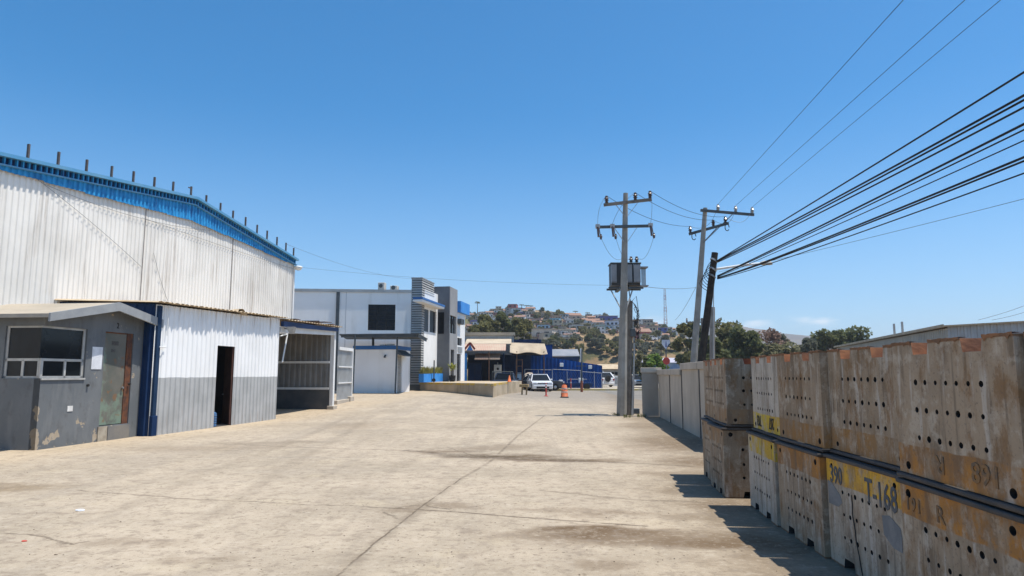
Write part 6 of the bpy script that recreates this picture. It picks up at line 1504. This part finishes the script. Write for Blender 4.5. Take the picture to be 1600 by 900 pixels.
for a in (('broad_tree', 'dark olive tree left of the tall concrete pole behind the wall', 1053, 1098, 506, 88, 'olive', 11, GR), ('broad_tree', 'large dense olive tree right of the leaning wooden pole', 1108, 1162, 505, 90, 'olive', 12, GR),
          ('broad_tree', 'dark green tree filling the gap between the two big olive trees', 1138, 1192, 513, 84, 'dark', 13, GR), ('bare_tree', 'reddish half-bare tree among the green ones above the bins', 1172, 1226, 517, 92, 'red', 14, GR),
          ('broad_tree', 'low yellow-green tree under the reddish bare tree', 1190, 1245, 540, 80, 'dusty', 15, GR), ('small_tree', 'small grey-green tree standing alone right of the reddish tree', 1214, 1232, 525, 98, 'grey', 16, GR),
          ('broad_tree', 'grey-green feathery tree above the second yellow-banded bin column', 1246, 1276, 531, 96, 'grey', 17, GR), ('broad_tree', 'dark pine-like tree left of the grey warehouse roof', 1268, 1322, 518, 100, 'dark', 18, GR), ('broad_tree', 'rightmost dark tree rising behind the grey warehouse roof', 1310, 1366, 514, 104, 'dark', 19, GR),
          ('broad_tree', 'low dark tree at the foot of the leaning wooden pole', 1085, 1130, 528, 78, 'dark', 20, GR)):
    nl = 5200 if a[0] != 'bare_tree' else 2600
    tree_at(*a[:8], group=a[8], nl=nl, leaf=.30 if a[0] != 'bare_tree' else .22, lumps=34)
for a in (('broad_tree', 'leftmost dark tree behind the beige roofs, next to the light blue fascia', 729, 762, 507, 118, 'olive', 31, GD), ('broad_tree', 'dense tree behind the beige roofs, second from the office', 745, 786, 494, 122, 'olive', 32, GD),
          ('broad_tree', 'tallest dense tree in the middle behind the beige roofs', 772, 812, 490, 125, 'dark', 33, GD), ('broad_tree', 'rightmost dense tree above the end of the beige parapet', 798, 832, 499, 120, 'olive', 34, GD)):
    tree_at(*a[:8], group=a[8], nl=5200, leaf=.36, lumps=34, z0f=.12)
tree_at('street_tree', 'pale green bushy tree between the concrete pole and the wall', 986, 1006, 551, 92, 'dusty', 41, nl=2400, z0f=.15)
tree_at('street_tree', 'fresh green leafy tree above the left end of the concrete wall', 1010, 1040, 556, 74, 'fresh', 42, nl=2000, leaf=.22, z0f=.4)
tree_at('street_tree', 'dark green shrub left of the fresh green tree over the wall', 1000, 1018, 560, 78, 'dark', 43, nl=1500, z0f=.15)

# ------------------------------------------------------------------ the hillside town
k = NT('house_wall_paint', .85, 0, .1); k.color(k.mix(k.math('MULTIPLY', k.step(k.noise(1.2, 5, k.jitter()), .4, .7), .3), k.objcol(), (.25, .22, .18))); M_hw = k.mat
k = NT('house_roof', .9, 0, .1); k.color(k.mix(k.step(k.noise(.6, 4, k.jitter()), .35, .65), (.34, .30, .26), (.22, .19, .17))); M_hr = k.mat
M_tile = wmat('red_tile_roof', (.30, .17, .12), (.24, .15, .11), 1, .85)
M_hwin = wmat('house_window_dark', (.03, .032, .036), None, 1, .3)
def house_proto(kind):
    """meshes for the parts of one hillside house, 1 unit = 1 m, front towards -y"""
    W_, D_, Hh_, roof = {'flat_one': (9, 7, 3.2, 'flat'), 'flat_two': (8, 7, 6.2, 'flat'), 'gable_one': (10, 7, 3.0, 'gable'), 'stepped': (11, 8, 6.0, 'step'), 'gable_two': (8, 8, 5.8, 'gable')}[kind]
    P_ = []
    g = MB()
    if roof == 'step': g.box(-W_ / 2, W_ * .1, -D_ / 2, D_ / 2, -4, Hh_); g.box(W_ * .1, W_ / 2, -D_ / 2 + .3, D_ / 2, -4, Hh_ * .52)
    else: g.box(-W_ / 2, W_ / 2, -D_ / 2, D_ / 2, -4, Hh_)
    if roof == 'gable': g.prism([(-W_ / 2, -D_ / 2, Hh_), (-W_ / 2, D_ / 2, Hh_), (-W_ / 2, 0, Hh_ + 1.5)], (W_, 0, 0))
    P_.append(('wall', g.mesh('wall', M_hw)))
    g = MB()
    if roof == 'flat': g.box(-W_ / 2 - .25, W_ / 2 + .25, -D_ / 2 - .4, D_ / 2 + .2, Hh_ + .003, Hh_ + .25)
    elif roof == 'step': g.box(-W_ / 2 - .2, W_ * .1 + .2, -D_ / 2 - .3, D_ / 2 + .2, Hh_ + .003, Hh_ + .22); g.box(W_ * .1 + .21, W_ / 2 + .2, -D_ / 2, D_ / 2 + .2, Hh_ * .52 + .003, Hh_ * .52 + .2)
    else:
        for s_ in (-1, 1): g.prism([(-W_ / 2 - .4, s_ * (D_ / 2 + .4), Hh_ - .15), (-W_ / 2 - .4, 0, Hh_ + 1.55), (-W_ / 2 - .4, 0, Hh_ + 1.7), (-W_ / 2 - .4, s_ * (D_ / 2 + .4), Hh_ + .0)], (W_ + .8, 0, 0))
    P_.append(('roof', g.mesh('roof', M_tile if roof == 'gable' else M_hr)))
    rows = [1.0] if Hh_ < 4 else [.9, 3.9]
    for zz in rows:
        for fx in (-.33, .0, .30):
            if roof == 'step' and fx > .1 and zz > 2: continue
            x = fx * W_; y = -D_ / 2 - .02 if not (roof == 'step' and fx > .1) else -D_ / 2 + .28
            if zz == rows[0] and fx == 0: P_.append(('door', MB().box(x - .55, x + .55, y - .03, y - .0, 0, 2.1).mesh('door', M_hwin)))
            else: P_.append(('window', MB().box(x - .75, x + .75, y - .03, y, zz, zz + 1.3).mesh('window', M_hwin)))
    return P_
HP = {k_: house_proto(k_) for k_ in ('flat_one', 'flat_two', 'gable_one', 'stepped', 'gable_two')}
COLS = [('white', (.72, .71, .69)), ('white', (.66, .64, .60)), ('cream', (.60, .52, .38)), ('cream', (.55, .46, .34)), ('tan', (.45, .33, .21)), ('tan', (.40, .30, .20)), ('grey block', (.32, .31, .30)), ('grey block', (.27, .26, .25)),
        ('pale blue', (.36, .50, .60)), ('pink', (.58, .36, .31)), ('ochre', (.52, .34, .12)), ('brick red', (.34, .13, .10)), ('pale green', (.42, .50, .40)), ('deep blue', (.09, .12, .34))]
KIND = {'flat_one': 'flat-roofed', 'flat_two': 'two-storey', 'gable_one': 'tile-roofed', 'stepped': 'stepped', 'gable_two': 'tall gabled'}
HS = []
def on_slope(px, py, y0=150., y1=475.):
    """march the sight line to the terrain"""
    d = ray(px, py); t = y0 / d.y
    while t * d.y < y1:
        p = Vector((0, 0, CAM_H)) + d * t
        if p.z <= gz(p.x, p.y): return p
        t += 1.5
    return None
# the ones that stand out in the photograph
FIX = [(868, 508, 'pale blue', (.28, .55, .66), 'flat_two', 1.0), (757, 494, 'white', (.70, .68, .64), 'flat_one', 1.35), (846, 530, 'cream', (.66, .55, .44), 'flat_one', 1.9), (884, 532, 'white', (.66, .65, .62), 'flat_one', 1.1), (951, 504, 'deep blue', (.07, .09, .34), 'flat_one', 1.7),
       (957, 517, 'white', (.60, .63, .72), 'flat_two', 1.2), (936, 509, 'white', (.72, .71, .68), 'flat_two', .8), (806, 487, 'brick red', (.38, .10, .10), 'stepped', 1.3), (822, 487, 'brick red', (.42, .12, .12), 'flat_one', 1.2), (760, 483, 'tan', (.44, .30, .20), 'stepped', 1.2),
       (908, 521, 'ochre', (.52, .36, .14), 'flat_two', .9), (998, 529, 'brick red', (.42, .12, .11), 'gable_one', 1.5), (994, 515, 'tan', (.55, .37, .22), 'stepped', 1.2), (1014, 510, 'tan', (.42, .32, .25), 'flat_two', 1.0), (937, 519, 'pale green', (.36, .46, .42), 'flat_two', .9),
       (875, 523, 'tan', (.45, .37, .28), 'flat_two', .9), (744, 506, 'deep blue', (.16, .16, .45), 'flat_one', 1.0), (742, 513, 'white', (.66, .68, .72), 'flat_one', 1.0), (1024, 526, 'white', (.66, .66, .66), 'flat_one', 1.0), (1012, 530, 'cream', (.60, .54, .44), 'flat_one', 1.1), (895, 500, 'tan', (.48, .37, .28), 'gable_one', 1.3)]
rnd = random.Random(77)
FIXED = {(f[0], f[1]) for f in FIX}
for px, py, cn, c, kd, s_ in FIX: HS.append([px, py, cn, c, kd, s_])
def far_enough(px, py, lst, dx, dy): return all(abs(px - h[0]) > dx or abs(py - h[1]) > dy for h in lst)
tries = 0
while len(HS) < 285 and tries < 14000:
    tries += 1
    px = rnd.uniform(732, 1052); crest = 477 + (px - 735) * .092; lowest = 536 if px < 900 else 522 + 6 * S((px - 990) / 30)
    py = crest + 4 + (lowest - crest - 4) * rnd.random() ** 1.15
    if not far_enough(px, py, HS, 4.6, 2.0): continue
    cn, c = COLS[rnd.choices(range(len(COLS)), weights=[10, 9, 8, 8, 7, 7, 5, 5, 3, 4, 2, 3, 2, 1])[0]]
    HS.append([px, py, cn, c, rnd.choice(['flat_one', 'flat_one', 'flat_two', 'flat_one', 'stepped', 'flat_two', 'flat_one', 'stepped', 'gable_one', 'flat_one', 'stepped', 'gable_two']), rnd.uniform(.75, 1.2)])
HOUSES = []
for px, py, cn, c, kd, s_ in HS:
    p = on_slope(px, py)
    if p is None: continue
    HOUSES.append((px, py, p, cn, c, kd, s_))
def band_of(px, py):
    crest = 477 + (px - 735) * .092; f = (py - crest) / 50
    return 'on the crest' if f < .18 else 'high on the hill' if f < .42 else 'mid hill' if f < .7 else 'low on the hill'
def side_of(px): return 'above the fascia' if px < 765 else 'above the beige roofs' if px < 825 else 'above the white SUV' if px < 868 else 'above the blue wall' if px < 945 else 'left of the pole' if px < 966 else 'right of the pole'
from collections import defaultdict
ORD = ['leftmost', 'second', 'third', 'fourth', 'fifth', 'sixth', 'seventh', 'eighth', 'ninth', 'tenth']
def trim(t): return t
def unique_labels(items, base):
    """items: list of (px, py, words...); same wording is told apart by its order from the left"""
    by = defaultdict(list)
    for i, it in enumerate(items): by[base(it)].append(i)
    out = [None] * len(items)
    for b_, ii in by.items():
        if len(ii) == 1: out[ii[0]] = b_
        else:
            ii.sort(key=lambda i: items[i][0])
            for n_, i in enumerate(ii): out[i] = (b_ + ', ' + ('leftmost such' if n_ == 0 else ORD[min(n_, 9)] + ' from left'))
    return out
hl = unique_labels(HOUSES, lambda h: '%s %s house %s %s' % ({'grey block': 'grey block'}.get(h[3], h[3]), KIND[h[5]], band_of(h[0], h[1]), side_of(h[0])))
for (px, py, p, cn, c, kd, s_), lab in zip(HOUSES, hl):
    t = bpy.data.objects.new('hillside_house', None); link(t); t.location = (p.x, p.y + 2, gz(p.x, p.y) - .2); t.rotation_euler = (0, 0, rnd.uniform(-.35, .35)); s_ *= .50 if (px, py) in FIXED else .42; t.scale = (s_, s_, s_ * rnd.uniform(.85, 1.1))
    tag(t, lab, 'house', 'houses on the hillside')
    for nm, me in HP[kd]:
        o = bpy.data.objects.new(nm, me); link(o, t)
        if nm == 'wall': o.color = (*c, 1)
# trees of the town
TS = []; tries = 0
TFIX = [(905, 512, 20, 'grey'), (855, 512, 22, 'dark'), (836, 513, 16, 'olive'), (874, 497, 20, 'olive'), (940, 530, 14, 'dark'), (955, 523, 12, 'dark'), (846, 488, 10, 'dark'), (795, 483, 9, 'dark'), (783, 480, 8, 'grey'), (743, 499, 12, 'dark'), (770, 503, 12, 'olive'), (915, 516, 16, 'olive'),
        (945, 497, 12, 'grey'), (1037, 517, 14, 'dark'), (1055, 520, 13, 'dark'), (925, 545, 24, 'grey'), (945, 552, 18, 'olive'), (975, 550, 16, 'olive'), (990, 545, 14, 'grey'), (862, 535, 12, 'dark'), (877, 540, 12, 'olive'), (850, 542, 16, 'olive'), (905, 548, 14, 'olive'), (935, 538, 7, 'grey'), (950, 541, 6, 'olive'), (962, 536, 7, 'grey'), (958, 546, 9, 'olive'), (968, 543, 6, 'grey'), (998, 540, 8, 'olive'), (1008, 546, 10, 'grey'), (1020, 543, 7, 'grey'), (1030, 549, 9, 'olive'), (1050, 545, 10, 'grey'), (920, 533, 8, 'dark'), (1003, 552, 12, 'grey'), (936, 548, 10, 'grey')]
for px, py, w_, lk in TFIX: TS.append([px, py, w_, lk])
while len(TS) < 165 and tries < 9000:
    tries += 1
    px = rnd.uniform(732, 1075); crest = 477 + (px - 735) * .092
    py = crest + 2 + 56 * rnd.random() ** 1.1
    if py > 532 and 890 < px and rnd.random() < .75: continue
    if not far_enough(px, py, TS, 4.0, 2.0): continue
    TS.append([px, py, rnd.uniform(5.5, 12), rnd.choice(['dark', 'olive', 'olive', 'grey', 'dusty'])])
TT = []
for px, py, w_, lk in TS:
    p = on_slope(px, py)
    if p is not None: TT.append((px, py, p, w_, lk))
WORD = {'dark': 'dark green', 'olive': 'olive green', 'grey': 'grey-green', 'dusty': 'dusty pale', 'fresh': 'bright green'}
tl = unique_labels(TT, lambda t: '%s %s tree %s %s' % ('broad' if t[3] > 12 else 'small', WORD[t[4]], band_of(t[0], t[1]), side_of(t[0])))
for i, ((px, py, p, w_, lk), lab) in enumerate(zip(TT, tl)):
    r_ = max(1.6, w_ / 2 / FPX * p.y); tree('hillside_tree', lab, 'tree', p.x, p.y - 2.5, r_ * rnd.uniform(1.15, 1.6), r_, lk, 60 + i % 4, nl=420, leaf=.62, lumps=11, z0f=.15, group='trees among the hillside houses', z=gz(p.x, p.y) - .3, key=('ht', i % 4))
# palms on the crest
pg = MB(); rr = random.Random(8)
for i in range(60):
    a = rr.uniform(0, 6.28); e = Vector((math.cos(a) * 2.1, math.sin(a) * 2.1, rr.uniform(-1.0, .9))); s_ = Vector((-math.sin(a), math.cos(a), 0)) * .28; m_ = e * .55 + Vector((0, 0, .55)); pg.add([(0, 0, 0), m_ + s_, e, m_ - s_], [(0, 1, 2, 3)])
pcm = pg.mesh('fronds', LEAF['dark']); ptm = MB().tube([(0, 0, -9), (.1, 0, -4), (0, 0, 0)], [.3, .22, .18], 6).mesh('trunk', M_bark)
for px, py, lab in ((746, 473, 'tall palm on the hill crest nearest the office fascia'), (815, 476.5, 'tall palm on the crest above the brick red houses, left of a pair'), (823, 480, 'tall palm on the crest above the brick red houses, right of a pair'), (829, 482.5, 'short palm just right of the palm pair on the crest'), (899, 487.5, 'palm on the hill crest above the blue sheet wall'), (918, 489, 'slender palm on the hill crest left of the concrete pole')):
    p = at(px, py, 442); t = bpy.data.objects.new('palm_tree', None); link(t); t.location = (p.x, 442, gz(p.x, 442)); tag(t, lab, 'palm tree')
    hgt = max(3., p.z - t.location.z); sc_ = hgt / 9
    for nm, me in (('fronds', pcm), ('trunk', ptm)): o = bpy.data.objects.new(nm, me); link(o, t); o.location = (0, 0, 9)
    t.scale = (1, 1, sc_)
# cars parked on the hill road
for px, py, lab, m_ in ((1016, 532.5, 'white car parked on the hill road below the tan houses', M_carw), (1021, 531, 'silver car parked on the hill road beside the white one', M_carsil)):
    p = on_slope(px, py)
    if p: v_ = vehicle('parked_car', lab, 'car', (p.x, p.y, gz(p.x, p.y)), R(80), m_, 4.3, 1.8, 1.5, 'sedan')
# ------------------------------------------------------------------ weeds and litter on the slab
M_weed = leafmat('weed_green', (.07, .095, .03), (.15, .14, .06))
for i, (px, py, lab) in enumerate(((963, 650, 'tuft of weeds at the left foot of the transformer pole'), (980, 653, 'tuft of weeds in front of the transformer pole'), (1002, 652, 'tuft of dry weeds at the end of the concrete wall'))):
    q = ground(px, py); o = shrub_tufts(MB(), 40, .16, .10, 0, .16, 30 + i, .012).build('weed_tuft', M_weed); o.location = (q.x, q.y - .1, rise(q.x, q.y)); tag(o, lab, 'weeds')
for px, py, nm, lab, m_, sz in ((125, 798, 'paper_scrap', 'crumpled pale paper scrap on the concrete at lower left', wmat('pale_paper', (.62, .64, .68), None, 4), .055), (37, 846, 'litter', 'small red scrap of litter on the concrete near the left edge', M_red, .03)):
    q = ground(px, py); bm = bmesh.new(); bmesh.ops.create_icosphere(bm, subdivisions=2, radius=sz)
    for v in bm.verts: v.co = v.co * (1 + .5 * mnoise.noise(v.co * 20)); v.co.z *= .25; v.co.y *= .7
    o = MB().bm(bm).build(nm, m_); o.location = (q.x, q.y, rise(q.x, q.y) + sz * .15); tag(o, lab, 'litter')
g = MB(); rr = random.Random(21)
for i in range(260):
    px, py = rr.uniform(0, 1350), 655 + 245 * rr.random() ** .7
    q = ground(px, py)
    if q.x > 2.4 and q.y < 14 or q.x < -9.5 + .1464 * (q.y - 19) or q.x > 4.2: continue
    s_ = rr.uniform(.003, .011); a = rr.uniform(0, 3); z = rise(q.x, q.y)
    M_ = Matrix.Translation((q.x, q.y, z + s_ * .3)) @ Matrix.Rotation(a, 4, 'Z') @ Matrix.Diagonal((1, rr.uniform(.5, .9), rr.uniform(.4, .7), 1))
    bm = bmesh.new(); bmesh.ops.create_icosphere(bm, subdivisions=1, radius=s_); g.bm(bm, M=M_)
tag(g.build('gravel', wmat('gravel_brown', (.16, .125, .09), (.28, .23, .17), 3, .95)), kind='stuff')
# ------------------------------------------------------------------ air
HZ = NT('haze_air'); HZ.t.nodes.remove(HZ.b); vo = HZ.n('ShaderNodeVolumePrincipled'); vo.inputs['Color'].default_value = (.86, .92, 1, 1); vo.inputs['Density'].default_value = .00032; vo.inputs['Anisotropy'].default_value = .2
HZ.l(vo.outputs[0], [n for n in HZ.t.nodes if n.type == 'OUTPUT_MATERIAL'][0].inputs['Volume'])
tag(MB().box(-1500, 2200, -600, 2500, -12, 128).build('haze', HZ.mat), kind='stuff')
